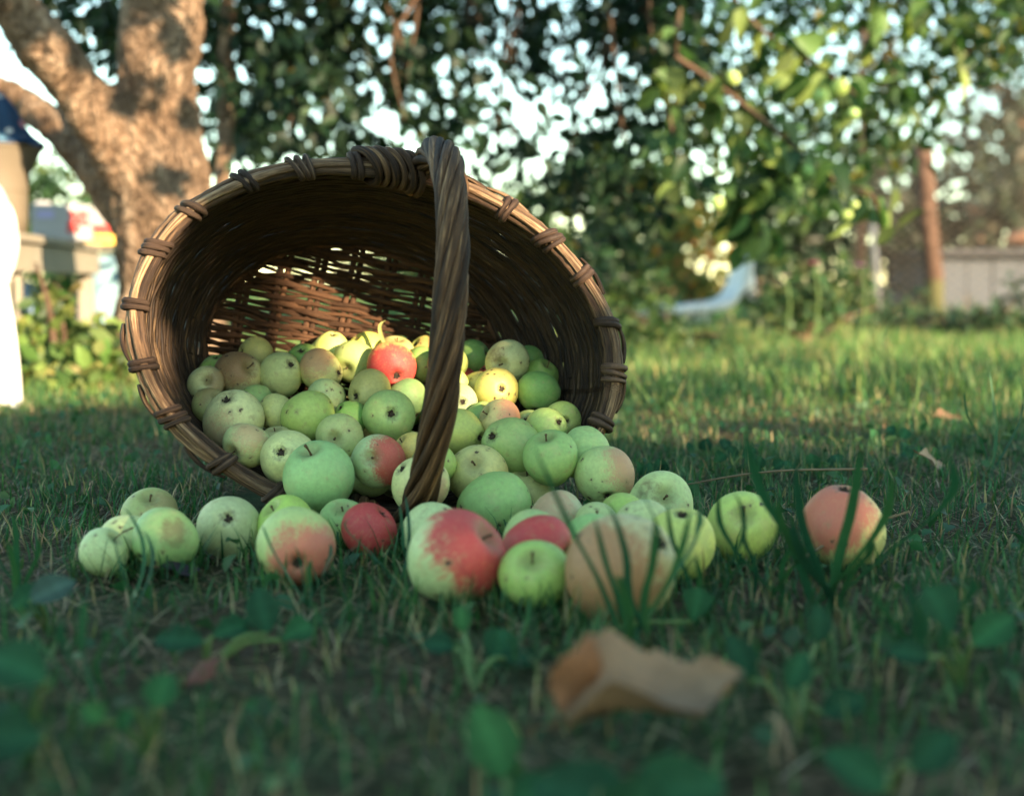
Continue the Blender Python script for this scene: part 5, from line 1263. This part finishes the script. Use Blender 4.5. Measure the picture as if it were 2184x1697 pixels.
# ------------------------------------------------------------------ chain-link fence and what stands behind it
M['rust'] = (lambda t: (lambda tc: t.fin(t.ramp(t.noise(tc, 18, 5, .65), [(.3, (.040, .024, .018)), (.52, (.095, .056, .038)), (.72, (.17, .105, .075))]), .85, .2))(t.n('TexCoord').outputs['Object']))(NT('rusty_iron'))
M['wire'] = mat_plain('galvanised_wire', (.30, .25, .20), .7, .3, .3, 40)
FX = lambda Y: 2.78 - 1.1 * (Y - 9.35)
def fence():
    o = empty('chain_link_fence', (FX(9), 9, 0), label='rusty chain-link fence behind the iron post at the right', cat='fence')
    b = np.array([FX(9), 9, 0]); y0, y1, h = 7.6, 9.75, 1.9
    pts = []; step = .062; L = y1 - y0
    parts = []
    for k in range(int((L + h) / step)):
        for s in (1, -1):
            a0 = k * step - (h if s > 0 else 0); z0, z1 = 0.04, h
            ya, yb = (a0, a0 + h) if s > 0 else (a0, a0 - h)
            lo, hi = 0.0, 1.0
            for q0, q1 in ((ya, yb),):
                if q1 > q0: lo = max(lo, (0 - q0) / (q1 - q0)); hi = min(hi, (L - q0) / (q1 - q0))
                else: lo = max(lo, (L - q0) / (q1 - q0)); hi = min(hi, (0 - q0) / (q1 - q0))
            if hi - lo < .02: continue
            p = [np.array([FX(y0 + ya + (yb - ya) * f), y0 + ya + (yb - ya) * f, z0 + (z1 - z0) * f]) - b + (.0025 * s, 0, 0) for f in (lo, hi)]
            parts.append(tube(p, .0026, 3, cap=False))
    V, F, U = merge(parts); link('wire_mesh', mesh('wire_mesh', V, F, U), M['wire'], o, kind='stuff')
    for z in (.05, .95, 1.9):
        V, F, U = tube([np.array([FX(y0), y0, z]) - b, np.array([FX(y1), y1, z]) - b], .008 if z == 1.9 else .0025, 6); link('tension_wire', mesh('tension_wire', V, F, U), M['wire'], o)
    V, F, U = tube([at(2030, 140, 9.0) - b, at(2190, -8, 8.9) - b], .016, 8); link('brace', mesh('brace', V, F, U), M['rust'], o)
    for Y, r in ((7.6, .03), (9.74, .03)):
        V, F, U = tube([np.array([FX(Y) + .05, Y, 0]) - b, np.array([FX(Y) + .05, Y, 1.96]) - b], r, 12); link('post', mesh('post', V, F, U), M['rust'], o)
fence()
def iron_post():
    b = at(1990, 686, 9.2); b[2] = 0; o = empty('rusty_post', b, label='thick rusty iron post standing at the fence', cat='post')
    top = at(1970, 312, 9.2) - b
    V, F, U = tube(np.array([(0, 0, -.05), (0, 0, .3), top * .6, top]), .060, 20); link('pipe', mesh('pipe', V, F, U), M['rust'], o)
    V, F, U = tube(np.array([top, top + (0, 0, .012)]), .064, 20); link('cap', mesh('cap', V, F, U), M['rust'], o)
    V, F, U = tube(np.array([(0, 0, .0), (0, 0, .27)]), .0635, 20, cap=False); link('painted_foot', mesh('painted_foot', V, F, U), mat_plain('mossy_paint', (.085, .082, .035), .8, .2, .35, 14), o)
    b = at(1876, 668, 9.9); b[2] = 0; o = empty('grey_stake', b, label='thin pale grey stake left of the rusty post', cat='stake')
    V, F, U = tube(np.array([(0, 0, 0), at(1862, 480, 9.9) - b]), .02, 10); link('pole', mesh('pole', V, F, U), mat_plain('grey_wood', (.36, .36, .36), .8, .2, .2, 20), o)
    V, F, U = tube(np.array([at(1862, 480, 9.9) - b, at(1862, 474, 9.9) - b]), [.02, .008], 10); link('tip', mesh('tip', V, F, U), mat_plain('grey_tip', (.30, .30, .30), .8, .2, .2, 20), o)
iron_post()
def shed():
    d = 11.0; b = at(2120, 700, d); b[2] = 0
    o = empty('shed', b, label='grey board shed behind the fence at the right', cat='shed')
    x0, x1 = at(2008, 600, d)[0] - b[0], at(2520, 600, d)[0] - b[0]; zt = at(2100, 545, d)[2]
    m = mat_plain('grey_boards', (.09, .10, .115), .8, .2, .15, 5)
    for k, x in enumerate(np.arange(x0, x1, .20)):
        V, F, U = box(x + .004, x + .194, (k % 2) * .008, 1.6, 0, zt); link('board', mesh('board', V, F, U, False), m, o)
    V, F, U = box(x0 - .1, x1 + .1, -.12, 1.8, zt + .002, zt + .05); link('roof', mesh('roof', V, F, U, False), mat_plain('roof_felt', (.07, .07, .075), .9, .1, .2, 6), o)
    c = b + np.array([at(2178, 480, d)[0] - b[0], .1, zt + .051])
    t = empty('clay_pot', c, label='sunlit orange clay pot lying on the shed roof', cat='pot'); t.rotation_euler = (0, R(82), 0); t.location = c + np.array([-.07, 0, .074])
    V, F, U = lathe([(.001, 0), (.05, 0), (.065, .16), (.073, .165), (.073, .20), (.062, .20), (.055, .16), (.042, .02), (.001, .015)], 24); link('pot_body', mesh('pot_body', V, F, U), mat_plain('terracotta', (.52, .24, .14), .8, .2, .15, 14), t)
    V, F, U = tube([(.074 * math.cos(a), .074 * math.sin(a), .182) for a in np.linspace(0, 6.28, 32)[:-1]], .006, 6, closed=True); link('pot_rim', mesh('pot_rim', V, F, U), M['rust'], t)
shed()
